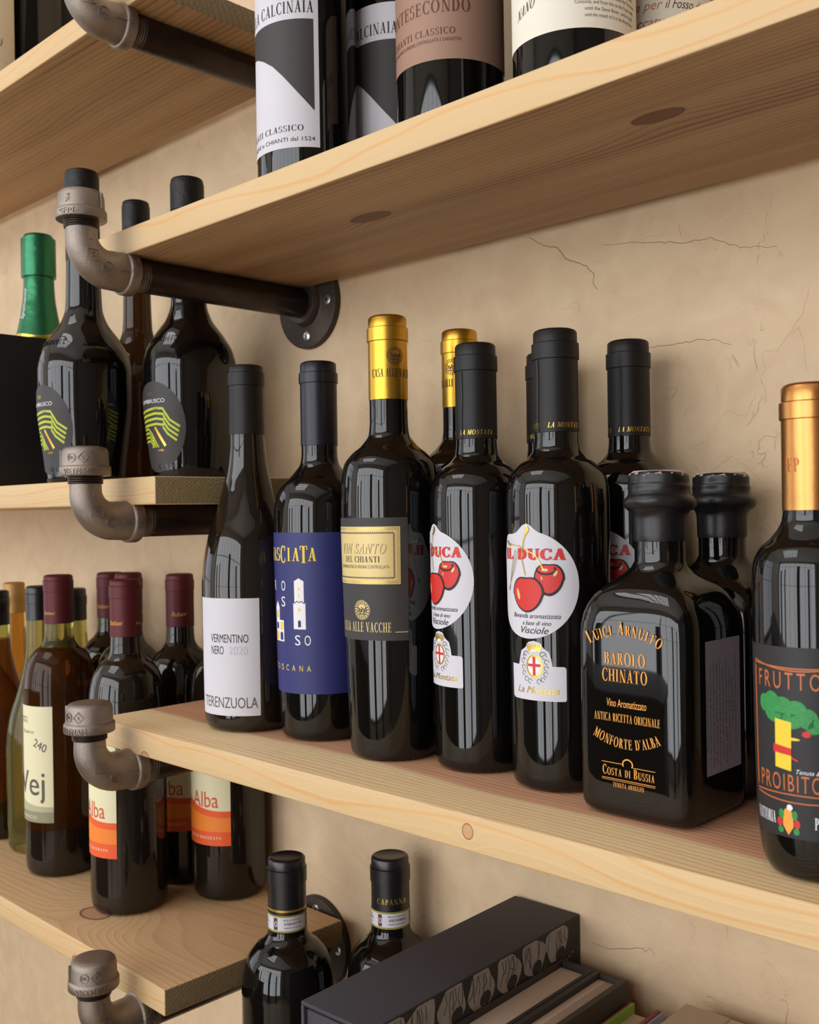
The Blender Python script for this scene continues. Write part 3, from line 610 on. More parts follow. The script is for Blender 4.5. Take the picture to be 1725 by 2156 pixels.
# vin santo pair
def medal(A, cu, cv, r_, m1, m2, ly=1):
    A.ell(cu, cv, r_, r_, m1, ly); A.ring(cu, cv, r_ * .93, r_ * .93, r_ * .05, m2, ly + 1); A.ring(cu, cv, r_ * .62, r_ * .62, r_ * .05, m2, ly + 1)
    for i in range(18):
        a = 2 * math.pi * i / 18; A.line([(cu + r_ * .68 * math.cos(a), cv + r_ * .68 * math.sin(a)), (cu + r_ * .87 * math.cos(a + .08), cv + r_ * .87 * math.sin(a + .08))], r_ * .1, m2, ly + 1)
    for i in range(7): a = -.5 + i * .16; A.line([(cu + a * r_, cv + (.3 - .12 * (i % 3)) * r_), (cu + (a + .12) * r_, cv + (.05 + .1 * (i % 2)) * r_), (cu + a * r_, cv - (.2 + .1 * (i % 3)) * r_)], r_ * .1, m2, ly + 1)
    A.line([(cu - .4 * r_, cv - .42 * r_), (cu + .4 * r_, cv - .42 * r_)], r_ * .1, m2, ly + 1)
def vinsanto(X, Y, rot, label, full):
    rt, pr, cp, c = bottle('wine_bottle', label, X, Y, ZTN, 'tap3', .0340, .3007, BLK, CGD, .2427, 'gold capped dessert wine bottles', lip=.018)
    r = .0340; D = lambda a: deg(r, a); c0 = 6.5 + rot; rc = .0136
    A = Art(); medal(A, 0, .2721, .0062, CGD, BKP); A.text('CASA ALLE VACCHE', 0, .2578, .0056, BKP, 1, font='serif', width=.0350)
    A.build('print', cyl_wrap(cp, 67 + rot, .0002, rc), c, du=.0012)
    lb = paper(rt, pr, c0, D(-58.5), D(58.5), .0812, .1625, PAPK)
    if full:
        A = Art(); A.rect(D(-49.5), D(49.5), .1185, .1566, GLP)
        for e, wv in ((.0010, .0004), (.0020, .0003)):
            A.line([(D(-49.5) + e, .1185 + e), (D(49.5) - e, .1185 + e), (D(49.5) - e, .1566 - e), (D(-49.5) + e, .1566 - e), (D(-49.5) + e, .1185 + e)], wv, GLD, 1)
        e = .0042; x0, x1, y0, y1 = D(-49.5) + e, D(49.5) - e, .1185 + e, .1566 - e
        A.line([(x0, y0), (x1, y0), (x1, y1), (x0, y1), (x0, y0)], .0003, BKP, 1)
        n = 34
        for i in range(n):
            t = x0 + (x1 - x0) * i / n
            for y in (y0, y1): A.line([(t, y - .0005), (t + .0009, y + .0006)], .0005, BKP, 1)
        for i in range(22):
            t = y0 + (y1 - y0) * i / 22
            for x in (x0, x1): A.line([(x - .0005, t), (x + .0006, t + .0008)], .0005, BKP, 1)
        A.text('VIN SANTO', .0003, .1386, .0066, GYP, 1, font='serif', width=.0385, shear=.22).text('VIN SANTO', 0, .1388, .0066, GLP, 2, font='serif', width=.0385, shear=.22)
        A.text('DEL CHIANTI', .0006, .1330, .0040, BKP, 1, font='serif', width=.0300).text('DENOMINAZIONE DI ORIGINE CONTROLLATA', 0, .1290, .0022, GYP, 1, width=.0440)
        medal(A, D(2), .1013, .0066, GLP, BKP); A.text('CASA ALLE VACCHE', 0, .0868, .0064, GLP, font='serif', width=.0455, sx=.6).rect(D(42.5), D(58), .0866, .0871, GLP)
        prints(A, lb, pr, c0)
    return rt
vinsanto(.2209, -.1246, 0, 'gold capped dark bottle with a gold plaque on a charcoal label, front row', True)
vinsanto(.2168, -.0452, -53, 'gold capped bottle behind, half hidden by the left cherry bottle', False)
# cherry bottles
def cherry_shape(r):
    R0 = .0318; c = (0, .1222); P = []
    for i in range(73):
        a = R_(90 - 5 * i); P.append([c[0] + R0 * math.cos(a), c[1] + R0 * math.sin(a)])
    P = P[:-1]; n = len(P)
    def nub(k, w_, hgt):
        for j in range(-2, 3):
            q = P[(k + j) % n]; f = (1 + hgt * (1, .75, .28)[abs(j)]); q[0] = c[0] + (q[0] - c[0]) * f; q[1] = c[1] + (q[1] - c[1]) * f
    nub(0, 1, .13); nub(n - 7, 1, .10)
    return [tuple(q) for q in P]
def cherry(X, Y, rot, label, seam=True, full=True):
    r = .0314
    rt, pr, cp, c = bottle('wine_bottle', label, X, Y, ZTN, 'slim', r, .2751, BLK, CBK, .2125, 'cherry labelled slim bottles', lip=.0185)
    A = Art()
    for k in range(3): A.text('LA MONTATA', (k - 1) * .0295, .2152, .0030, GLD, 0, font='serif', width=.0235, shear=.25)
    A.build('print', cyl_wrap(cp, 62 + rot, .00015, .0139), c, du=.0012)
    A = Art(); A.line([(0, .2127), (-.0003, .225), (.0004, .240), (0, .2560)], .0006, CBK2); A.build('seam', cyl_wrap(cp, -14 + rot + (36 if rot else 0), .0003, .0139), c, du=None, dz=.004, thick=.0003)
    lb = paper(rt, pr, rot, 0, 0, 0, 0, PAPW, shape=cherry_shape(r))
    A = Art()
    A.text('IL DUCA', .0012, .1368, .0066, BKP, 0, font='serif', width=.0462, bold=1).text('IL DUCA', .0010, .1370, .0062, RDP, 1, font='serif', width=.0458)
    for dx in (.0004, -.0004, .0008): A.text('IL DUCA', .0010 + dx, .1370, .0062, RDP, 1, font='serif', width=.0458)
    def ch(cu, cv, rx, ry, sq_):
        pts = []
        for i in range(40):
            a = 2 * math.pi * i / 40; k = 1 - .16 * max(0, math.sin(a)) ** 10 - .05 * abs(math.cos(a)) * (1 if math.sin(a) < 0 else 0); t = 1 if math.sin(a) > 0 else (1 - .12 * abs(math.sin(a)))
            pts.append((cu + rx * k * math.cos(a) * t, cv + ry * k * math.sin(a)))
        return pts
    A.poly(ch(.0142, .1258, .0093, .0101, 0), BKP, 1).poly(ch(.0140, .1262, .0081, .0088, 0), RDP, 2)
    A.ring(.0125, .1312, .0055, .0027, .0011, BKP, 3, 160, 390); A.ell(.0118, .1310, .0020, .0008, GLP, 3); A.ell(.0180, .1290, .0009, .0019, GLP, 3, rot=-.5); A.ell(.0098, .1262, .0004, .0011, GLP, 3, rot=.4)
    A.poly(ch(-.0002, .1170, .0116, .0112, 0), BKP, 4).poly(ch(-.0004, .1170, .0104, .0102, 0), RDP, 5); A.ell(-.0065, .1165, .0011, .0034, GLP, 6, rot=.25)
    A.line([(-.0010, .1275), (-.0035, .1380), (-.0020, .1470), (.0008, .1560)], .0006, GLD, 6).line([(.0112, .1312), (.0060, .1400), (-.006, .1450), (-.0165, .1460)], .0006, GLD, 6).line([(.0008, .1565), (.0016, .1545), (-.001, .151)], .0014, GLD, 6)
    A.line([(-.0185, .1480), (-.0155, .1452), (-.0135, .146)], .0012, GLD, 6)
    for k in range(5): A.line([(-.010 + k * .0012, .1425), (-.0145 + k * .001, .130), (-.0165 - k * .0006, .118)], .00025, GYP if k % 2 else GLD, 1)
    A.text('Bevanda aromatizzata', .0040, .1026, .0029, BKP, 1, width=.0330, shear=.35).text('a base di vino', .0052, .0985, .0027, BKP, 1, width=.0190, shear=.35).text('Visciole', .0030, .0936, .0042, BKP, 1, width=.0195, shear=.4)
    prints(A, lb, pr, rot)
    q = D = lambda a: deg(r, a)
    L2 = [(-.0190, .0555), (-.0170, .0543), (.0190, .0543), (.0197, .0552), (.0197, .0735), (.0187, .0745), (.0115, .0747), (.0108, .0790), (.0096, .0830), (.0062, .0852), (.0040, .0884), (0, .0893), (-.0040, .0884), (-.0062, .0852), (-.0096, .0830), (-.0108, .0790), (-.0120, .0747), (-.0190, .0747)]
    lb = paper(rt, pr, rot + 7, 0, 0, 0, 0, PAPW, shape=L2)
    A = Art(); A.ell(0, .0745, .0056, .0068, GLD).ell(0, .0745, .0044, .0056, WHP, 1).rect(-.0009, .0009, .0690, .0800, RDP, 2).rect(-.0042, .0042, .0742, .0758, RDP, 2)
    A.poly([(-.0040, .0832), (.0040, .0832), (.0052, .0856), (-.0052, .0856)], GLD, 1); A.ell(0, .0836, .0022, .0008, WHP, 2)
    for k in range(8): A.line([(-.0046 + k * .00131, .0855), (-.0050 + k * .00143, .0876)], .0006, GLD, 1)
    for sx in (-1, 1):
        for k, (a, b) in enumerate(((.0068, .0800), (.0080, .0772), (.0078, .0735), (.0074, .0700), (.0056, .0668), (.0030, .0656))):
            A.ring(sx * a, b, .0013, .0013, .0003, GYP, 1, 0, 300, 12)
        A.ring(sx * .0058, .0815, .0018, .0014, .0004, GYP, 1, 0, 250, 12)
    A.text('La Montata', .0006, .0585, .0042, GLD, 1, width=.0290, shear=.4); prints(A, lb, pr, rot + 7)
    return rt
cherry(.3531, -.1115, 0, 'slim bottle with the whole round white cherry label facing out')
cherry(.2871, -.1093, -23, 'slim cherry labelled bottle standing just left of the fully visible one')
cherry(.3606, -.0420, -12, 'slim black capped bottle behind, between the front cherry bottle and the wax-topped square bottle')
cherry(.2924, -.0400, -60, 'slim black capped bottle hidden behind the two front cherry bottles')
# half-size bottle at the right edge
rt, pr, cp, c = bottle('wine_bottle', 'small dark bottle with copper gold capsule and black tree label at right edge', .5304, -.1595, ZTN, 'half', .0267, .2216, BLK, CCP, .1640, lip=.0165)
A = Art().text('FP', 0, .1815, .0062, COP, 0, font='serif', width=.0075, shear=-.1); A.build('print', cyl_wrap(cp, -14, .0002, .0128), c, du=.0012)
r = .0267; D = lambda a: deg(r, a); lb = paper(rt, pr, -4, D(-53), D(66), .0203, .1043, PAPBK)
A = Art(); x0, x1 = D(-41), D(62)
for o, e in ((0, .0008), (.0012, -.0006)):
    A.line([(x0 + o * .6, .040 + o), (x0 + o * .6, .0955 - o)], .0006, COP)
    n = 12; A.line([(x0 + (x1 - x0) * i / n, .0972 - o - math.sin(math.pi * i / n) * .0032 * (1 if e > 0 else .3)) for i in range(n + 1)], .0006, COP); A.line([(x0 + (x1 - x0) * i / n, .0376 + o - math.sin(math.pi * i / n) * .0014 * (1 if e > 0 else -.6)) for i in range(n + 1)], .0006, COP)
A.text('FRUTTO', D(-.5), .0858, .0078, COP, 0, width=.0310, sp=.22).text('PROIBITO', D(-.5), .0410, .0078, COP, 0, width=.0310, sp=.12)
for cu, cv, ru, rv in ((-.0115, .0785, .0032, .0040), (-.007, .0800, .0040, .0042), (-.0015, .0778, .0050, .0046), (.0045, .0770, .0048, .0042), (.0095, .0735, .0044, .0045), (.012, .0705, .0036, .0036), (.0020, .0725, .006, .004), (-.005, .075, .006, .0045)): A.ell(cu, cv, ru, rv, GRL, 1, 18)
A.poly([(-.0055, .0510), (.0022, .0500), (.0026, .0715), (-.0052, .0725)], YLP, 2).poly([(-.0064, .0576), (.0024, .0568), (.0024, .0600), (-.0062, .0612)], RDP, 3).ell(.0022, .0642, .0042, .0007, YLP, 3, 12).ell(.0090, .0668, .0019, .0014, RDP, 3, 14)
A.line([(.0024, .0560), (.0052, .0548)], .0008, RDP, 3).text('Tenuta &', .0090, .0492, .0020, WHP, 2, width=.0105, shear=.4)
A.text('FATTORIA', D(-28), .0255, .0052, WHP, 0, font='serif', width=.0130, al='C').text('PARRI', D(37), .0255, .0052, WHP, 0, font='serif', width=.0110)
A.poly([(-.0024, .030), (.0024, .030), (.0026, .0255), (0, .0215), (-.0026, .0255)], ORG, 1).ell(0, .0312, .002, .0022, ORG, 1, 14).ell(.001, .0338, .0014, .0014, WHP, 2, 12)
for sx in (-1, 1): A.ell(sx * .0042, .0268, .0014, .0020, RDP, 1, 12).ell(sx * .0032, .0305, .0013, .0022, GRL, 1, 12).ell(sx * .0038, .0235, .0014, .0016, GRL, 1, 12)
prints(A, lb, pr, -4)
bottle('wine_bottle', 'added unseen dark bottle just outside the right frame edge, front of the middle shelf', .6050, -.1600, ZTN, 'bord', .0350, .2900, BLK, CBK, .24)  # this and the next two: unseen, added as dark reflections for the square bottle
bottle('wine_bottle', 'added unseen dark bottle outside the right frame edge, back of the middle shelf', .6250, -.0750, ZTN, 'bord', .0350, .2900, BLK, CBK, .24)
bottle('wine_bottle', 'last added unseen dark bottle outside the right frame edge on the middle shelf', .6950, -.1100, ZTN, 'bord', .0350, .2900, BLK, CBK, .24)
bottle('wine_bottle', 'added unseen small dark bottle directly behind the copper capped tree label bottle', .4885, -.0570, ZTN, 'half', .0235, .2216, BLK, CCP, .1640)  # unseen twin, added so the square bottle's side face mirrors black
# --- square wax-topped bottles
def square_bottle(X, Y, label, front):
    rt = empty('square_bottle', (X, Y, ZTN), label, 'bottle', 'square wax-topped bottles'); H = .0345; bm = bmesh.new(); seg = 64; rings = []
    lv = [(.0003, .82, 6), (.0012, .91, 7), (.0035, .97, 8), (.006, .99, 9), (.010, 1, 9), (.097, 1, 9), (.103, .99, 8.5), (.109, .96, 8), (.114, .915, 7), (.119, .845, 6), (.123, .755, 5), (.1265, .65, 3.6), (.130, .53, 2.8), (.1335, .445, 2.2), (.137, .402, 2), (.150, .400, 2), (.172, .39, 2)]
    for z, s_, p in lv:
        ring = []
        for i in range(seg):
            a = 2 * math.pi * (i + .5) / seg; cx, sy = math.sin(a), -math.cos(a); k = (abs(cx) ** p + abs(sy) ** p) ** (-1 / p) * H * s_; ring.append(bm.verts.new((k * cx, k * sy, z)))
        rings.append(ring)
    for a, b in zip(rings, rings[1:]):
        for i in range(seg): bm.faces.new((a[i], a[(i + 1) % seg], b[(i + 1) % seg], b[i]))
    bm.faces.new(list(reversed(rings[0]))); bm.faces.new(rings[-1]); from_bm('glass', bm, rt, (BLK,), ang=50)
    p = [(.1482, .0139), (.1486, .0145), (.158, .0147), (.1625, .0152), (.1652, .0172), (.1672, .0192), (.1698, .0198), (.1718, .0190), (.1736, .0174), (.1758, .0167), (.1785, .0169), (.1797, .0164), (.1838, .0164), (.1850, .0157), (.1857, .0140), (.1855, .0004)]
    cb = lathe_bm(cat_prof(p, 3), 64); rn = random.Random(int(X * 1000 + Y * 777))
    for v in cb.verts:
        a = math.atan2(v.co.x, -v.co.y); f = 1 + .022 * math.sin(3 * a + 90 * v.co.z) * (v.co.z > .163) + .01 * math.sin(7 * a - 300 * v.co.z) * (v.co.z > .163); v.co.x *= f; v.co.y *= f; v.co.z += .0007 * math.sin(2 * a + 1) * (v.co.z > .165)
    cp = from_bm('wax_sleeve', cb, rt, (WAX,), ang=70)
    # torn paper seal over the top and down the far side
    A = bmesh.new(); n = 20; N2 = []
    for i in range(n + 1):
        a = R_(-50 + 150 * i / n); ra = .0170 + .0008 * math.sin(i * 1.9); N2.append((A.verts.new((ra * math.sin(a) * .96, -ra * math.cos(a) * .96, .1846 - (.0012 if i % 5 == 2 else 0))), A.verts.new((.0140 * math.sin(a), -.0140 * math.cos(a), .1866))))
    for a, b in zip(N2, N2[1:]): A.faces.new((a[0], b[0], b[1], a[1]))
    A.faces.new([q[1] for q in N2]); bmesh.ops.recalc_face_normals(A, faces=A.faces); from_bm('paper_seal', A, rt, (mat('pink_seal_paper', 'b9a3a0', .7),))
    if front:
        A = Art(); G = ORG; f = lambda u, v, o: Vector((u, -H - .00028 - o, v))
        A.text('Luigi Arnulfo', -.0020, .0985, .0074, G, font='serif', width=.0450, fn=arc(-.002, .0985, .042)); 
        A.text('BAROLO', -.0018, .0825, .0070, G, font='serif', width=.0255, sx=.6).text('CHINATO', -.0020, .0735, .0070, G, font='serif', width=.0280)
        A.text('Vino Aromatizzato', -.0012, .0602, .0044, G, width=.0245, shear=.05).text('ANTICA RICETTA ORIGINALE', -.0012, .0522, .0044, G, font='serif', width=.0405)
        A.text("MONFORTE D'ALBA", -.0014, .0382, .0054, G, font='serif', width=.0440, fn=arc(-.0014, .0382, .045, -1))
        A.ring(-.0008, .0302, .0030, .0026, .0007, G, 0, -30, 210).rect(-.0170, -.004, .0298, .0301, G).rect(.0026, .0158, .0288, .0291, G)
        A.text('Costa di Bussia', -.0006, .0232, .0052, G, font='serif', width=.0320).rect(-.0170, .0158, .0213, .0216, G).rect(-.0170, .0158, .0205, .0207, G).text('TENUTA ARNULFO', -.0006, .0172, .0024, G, font='serif', width=.0190)
        A.build('print', f, rt, du=None)
        f = lambda u, v, o: Vector((H + .0003 + o, u, v))
        lb = Art().rect(-.0155, .0222, .0258, .0960, PAPG).build('label', f, rt, du=.01)
        A = Art(); rt90 = lambda u, v: (.0035 - v, .061 + u); ww = [.040, .055, .060, .058, .061, .052, .060, .050, .030, .056]
        tx = ['Denominazione Vermouth', '11 Arnulfo Costa di Bussia wine', 'Ingredients and storage advice', 'of the bottle keep from sunlight', 'Produced and bottled in Monforte', 'women should not drink alcoholic', 'beverages during pregnancy', 'and may cause health problems', 'CONTAINS SULFITES', 'Imported by SCA Imports 750 ml']
        for i, t in enumerate(tx): A.text(t, -.004 if i < 8 else 0, -.0150 - .0003 + i * -.0034 + .0325, .0016, GYP, width=ww[i] * .92, fn=rt90)
        A.build('print', lambda u, v, o: f(u, v, o + .00008), lb, du=None)
    return rt
square_bottle(.4280, -.1195, 'squat square dark bottle with orange lettering on its face and grey side label', True)
square_bottle(.4280, -.0480, 'second square wax-topped bottle behind the one lettered in orange', False)
# --- upper right shelf
def calc(X, Y, rot, label, r):
    D = lambda a: deg(r, a); q = lambda z: z - .0068 - (z - .04) * .026
    rt, pr, cp, c = bottle('wine_bottle', label, X, Y, ZTU, 'bord', r, .300, BLK, CBK2, .24, 'bottles with the black and white curved label')
    lb = paper(rt, pr, 5 + rot, D(-58), D(58.5), q(.0372), .1470, PAPW)
    P = [(D(53), .0633), (D(36), .0755), (D(18.7), .0885), (D(5), .0975), (D(-10), .1040), (D(-25), .1085), (D(-42), .1115), (D(-53), .1120), (D(-53), .1290), (D(53), .1290)]
    P = [(a, q(b)) for a, b in P]; A = Art().poly(P, PAPK); A.text('VILLA CALCINAIA', 0, q(.1335), .0082, BKP, 0, font='serif', width=D(107))
    A.text('CHIANTI CLASSICO', D(-8), q(.0490), .0042, BKP, 0, font='serif', width=D(98)).text('IN GREVE in CHIANTI dal 1524', D(0), q(.0418), .0030, BKP, 0, font='sans', width=D(106)); prints(A, lb, pr, 5 + rot)
calc(.1500, -.1337, 0, 'leftmost bottle on the upper right shelf, large black curve on white label', .0365)
calc(.1749, -.0650, -12, 'second bottle with a black curve label, partly behind the brown labelled one', .0355)
r = .0365; D = lambda a: deg(r, a)
rt, pr, cp, c = bottle('wine_bottle', 'bottle with matt brown label on the upper right shelf', .2609, -.0999, ZTU, 'bord', r, .300, BLK, CBK2, .24)
lb = paper(rt, pr, 4.5, D(-80), D(124), .0670, .1480, PAPB)
A = Art().text('MONTESECONDO', 0, .0975, .0084, BRP, font='serif', width=D(118)).text('CHIANTI CLASSICO', 0, .0832, .0044, BRP, font='serif', width=D(86)).text('DENOMINAZIONE DI ORIGINE CONTROLLATA E GARANTITA', 0, .0786, .0024, BRP, width=D(98)); prints(A, lb, pr, 4.5)
rt, pr, cp, c = bottle('wine_bottle', 'wide bottle with cream label of small grey text, upper right shelf', .3790, -.1240, ZTU, 'bord', .0355, .300, BLK, CBK2, .24)
lb = paper(rt, pr, 30, D(-85), D(92), .0395, .1480, PAPC)
A = Art().text('NANO', D(-43), .0540, .0056, BKP, font='serif', shear=.25, width=.0150, fn=lambda u, v: (u, v + (u - D(-50)) * .25))
for i, t in enumerate(['down of Pratolino, up to the Valdisieve,', 'Here on the Poggio Road, until the Torrente', 'Consuma, and from this to the Fosso della', 'until the Sieve River, and to add', 'until the mouth of it in the Arno River']): A.text(t, D(38) + (.002 if i > 2 else 0), .0600 - i * .0036, .0021, GYP, width=(.040, .043, .041, .034, .034)[i])
prints(A, lb, pr, 30)
rt, pr, cp, c = bottle('wine_bottle', 'cream labelled bottle with orange and brown italic lines, right of the small-text bottle', .3900, -.0500, ZTU, 'bord', .0340, .300, BLK, CBK2, .24)
lb = paper(rt, pr, 25, D(-80), D(70), .0400, .1480, PAPC)
A = Art()
for i, (t, u, zz, wd) in enumerate((('olta per', -.012, .0720, .024), ('il Fosso del', .015, .0720, .026), ('occatura di', -.002, .0620, .034))): A.text(t, u + .006, zz, .0058, COP if i != 1 else BRP, font='sans', width=wd, shear=.3)
prints(A, lb, pr, 25)
bottle('wine_bottle', 'unlabelled looking dark bottle glimpsed between brown and cream labels', .3200, -.0480, ZTU, 'bord', .0340, .300, BRN, CMR, .24)
# --- lower left shelf
def alba(X, Y, c0, label, lab=True, h=.3015, r=.0350):
    D = lambda a: deg(r, a)
    rt, pr, cp, c = bottle('wine_bottle', label, X, Y, ZTL, 'bord', r, h, BRN, CMR, .2490, 'maroon capped orange label bottles', lip=.017, ringr=.0005, drop=.002)
    A = Art().text('Radoani', 0, .2600, .0046, ORG, 0, width=.0150, shear=.45).text('Radoani', .026, .2600, .0030, ORG, 0, width=.0110, shear=.45); A.build('print', cyl_wrap(cp, c0 + 20, .0002, .0145), c, du=.0012)
    lb = paper(rt, pr, c0, D(-47), D(47), .0530, .1650, PAPY)
    if lab:
        A = Art(); n = 14; A.poly([(D(-47), .0530), (D(47), .0530)] + [(D(47 - 94 * i / n), .0850 + .0145 * (i / n) ** 2.6 - .0000) for i in range(n + 1)], ORL).poly([(D(-47), .0660), (D(47), .0660)] + [(D(47 - 94 * i / n), .0790 + .0110 * (i / n) ** 2.2) for i in range(n + 1)], ORL2, 1)
        A.text('Alba', D(4), .0885, .0150, mat('orange_red_print', 'd5502c', .6), 1, width=.0300, sx=.7).text('BIANCO MACERATO', D(0), .0590, .0026, PAPY, 2, font='serif', width=.0400); prints(A, lb, pr, c0)
    return rt
alba(-.1313, -.1251, -5, 'maroon capped bottle with orange label half hidden by the pipe elbow, front row')
alba(-.0906, -.0416, 10, 'bottle with the fully visible orange and cream label, right end of the lower left shelf')
alba(-.1600, -.0476, 28, 'bottle with a shaded orange label, between the two brighter orange ones', r=.0335)
alba(-.2275, -.0655, 0, 'maroon capped bottle whose top peeps above the front orange label bottle', False, r=.034)
alba(-.3010, -.0450, 0, 'maroon capped bottle at the back, right of the cream labelled amber bottle', False, h=.2985)
rt, pr, cp, c = bottle('wine_bottle', 'amber bottle with maroon capsule and tall cream label', -.2727, -.1198, ZTL, 'bord', .0356, .3008, AMD, CMR, .2515, lip=.017, ringr=.0004, drop=.0015, neck=OLV, neckz=.228, foot=BRN, footz=.05)
A = Art().text('Radoani', 0, .2610, .0034, ORG, 0, width=.0130, shear=.45); A.build('print', cyl_wrap(cp, 20, .0002, .0145), c, du=.0012)
r = .0356; D = lambda a: deg(r, a); lb = paper(rt, pr, 5, D(-47), D(46), .0557, .1715, PAPY)
A = Art().rect(D(-47), D(46), .0557, .0665, SAGE).poly([(D(-47), .0665), (D(46), .0665), (D(46), .0715), (D(20), .0720), (D(-10), .0745), (D(-47), .0800)], SAGE2, 1)
A.text('Vej', D(0), .0830, .0250, GYP, 2, width=.0400).text('240', 0, 0, .0080, GYP, 2, width=.0155, fn=lambda u, v: (D(22) + u * .9 + v * .35, .1290 - u * .45 + v)).text('BIANCO', D(-15), .1580, .0026, GYP, 1, width=.0160).text('ANTICO', D(-15), .1545, .0026, GYP, 1, width=.0160).text('Podere', D(-4), .1440, .0040, SAGE, 1, width=.0200, shear=.4).text('BIANCO', D(-4), .0595, .0030, PAPY, 2, width=.0260)
prints(A, lb, pr, 5)
bottle('wine_bottle', 'amber bottle with black capsule at the left edge of the lower shelf', -.4366, -.1116, ZTL, 'burg', .0350, .2770, AMD, CBK2, .2380, ringr=.0003, neck=OLV, neckz=.222, foot=BRN, footz=.03)
bottle('wine_bottle', 'olive glass bottle with black capsule, left behind the cream label bottle', -.3560, -.1015, ZTL, 'burg', .0350, .2850, OLV, CBK2, .2480, 'black capped olive glass bottles', ringr=.0005)
bottle('wine_bottle', 'olive glass bottle with black capsule, right behind the cream label bottle', -.3907, -.0400, ZTL, 'burg', .0340, .2770, OLV, CBK2, .2400, 'black capped olive glass bottles', ringr=.0005)
bottle('wine_bottle', 'amber bottle with tan cork-coloured capsule at the far back left', -.4930, -.0660, ZTL, 'burg', .0340, .2816, AMB, CTN, .2450, ringr=.0002)
# --- eye-level left shelf: big sparkling bottles
def stripes(A, r):
    D = lambda a: deg(r, a)
    def cl(x): return max(-.028, min(.028, x))
    for k in range(4):      # long bands over the hill
        z0 = .0640 - k * .0040; x1 = .0285 - k * .0012
        A.line([(-.031, z0 - .0035), (-.014, z0 - .0015 - k * .0003), (.004, z0 + .0004 - k * .0006), (.0125, z0 - .0004 - k * .0008), (.0150 - k * .0012, z0 - .0045), (.0190 - k * .0010, z0 - .0105), (x1, z0 - .0165)], .0021, LIME, 1)
    for k in range(4):      # nested bands below
        z0 = .0470 - k * .0036; A.line([(-.031, z0 - .001), (-.0105 + k * .0004, z0 - .0002), (-.0050 + k * .0002, z0 - .0045), (.0035 - k * .0035, .0300)], .0017, LIME, 1)
    A.line([(.0010, .0480), (.0050, .0420), (.0125, .0310)], .0028, GLD, 2)
def sek(X, Y, rot, label, body=BLK, lab=True, h=.297, r=.0415, foil=CFB, zf=.205, kind='sek', ringr=.0004, lip=.03, foot=None):
    rt, pr, cp, c = bottle('sparkling_wine_bottle', label, X, Y, ZTM, kind, r, h, body, foil, zf, 'round-bodied sparkling wine bottles', ringr=ringr, lip=lip, drop=.001, capname='foil')
    if lab:
        P = [(.034 * math.cos(R_(a)) , .0480 + .040 * math.sin(R_(a))) for a in range(0, 360, 8)]
        lb = paper(rt, pr, rot, 0, 0, 0, 0, PAPK, shape=P); A = Art(); stripes(A, r)
        A.text('LAMBRUSCO', -.002, .0690, .0036, WHP, 1, width=.034).text('2020', .004, .0635, .0026, GYP, 1).text('BIO', -.004, .0760, .003, GLD, 1).text('emilia', .006, .0265, .0024, GLD, 1)
        prints(A, lb, pr, rot)
    # ring of raised letters on the shoulder and at the foot
    A = Art().text('SPUMANTE', 0, 0, .0050, body, 0, width=.030, sp=.1)
    A.build('raised_lettering', lambda u, v, o: (lambda rr, a: Vector((rr * math.sin(a), -rr * math.cos(a), .1240 + v)))(prof_at(pr, .1240 + v) + o, R_(rot + 8) + u / .033), rt, du=.002, thick=.0006)
    A = Art().text('GARANZIA', 0, 0, .0055, body, 0, width=.032, sp=.1)
    A.build('raised_lettering', lambda u, v, o: (lambda rr, a: Vector((rr * math.sin(a), -rr * math.cos(a), .0100 + v)))(prof_at(pr, .0100 + v) + o, R_(rot + 25) + u / .036), rt, du=.002, thick=.0005)
    return rt, cp, c
sek(-.150, -.152, 0, 'big dark sparkling bottle whose foil top rises behind the tall pipe cap', h=.2878, r=.0425)
sek(-.072, -.090, 4, 'big dark sparkling bottle nearest the sawn shelf end, lime striped label', h=.276, r=.042)
rt, cp, c = sek(-.2105, -.0600, 90, 'brown sparkling bottle with a thin gold neck band, between two dark ones', body=mat('dark_brown_glass', (.05, .020, .006, 1), .04, trans=.7, ior=1.35), lab=False, h=.292, r=.0385, zf=.203)
A = Art().rect(-.05, .05, .2025, .2050, GLD); A.build('gold_band', cyl_wrap(cp, 40, .0004, .015), rt, du=.001)
rt, cp, c = sek(-.4177, -.0645, 60, 'green foiled sparkling bottle standing behind the black box', body=GRN, lab=False, h=.298, foil=CGN, zf=.178, kind='sek2', ringr=.0028, lip=.050)
A = Art().poly([(-.06, .1755), (.06, .1755)] + [(.06 - .12 * i / 20, .1790 + .0016 * math.cos(i)) for i in range(21)], GLD)
A.build('gold_band', cyl_wrap(cp, 50, .0006, .02), rt, du=.002); A = Art().text('Spumante', 0, 0, .006, WHP, width=.036, shear=.3, fn=lambda u, v: (-v, .215 + u)); A.build('print', cyl_wrap(cp, 14, .0004, .018), c, du=.002)
bx = box_bm(-.075, 0, -.0, .12, 0, .1482, .0006); o = from_bm('black_box', bx, None, (BOXM,)); o.location = (-.250, -.195, ZTM); o.rotation_euler.z = R_(0)
for v in o.data.vertices: pass
tag(o, 'plain black cardboard box at the left edge of the eye-level shelf', 'box')
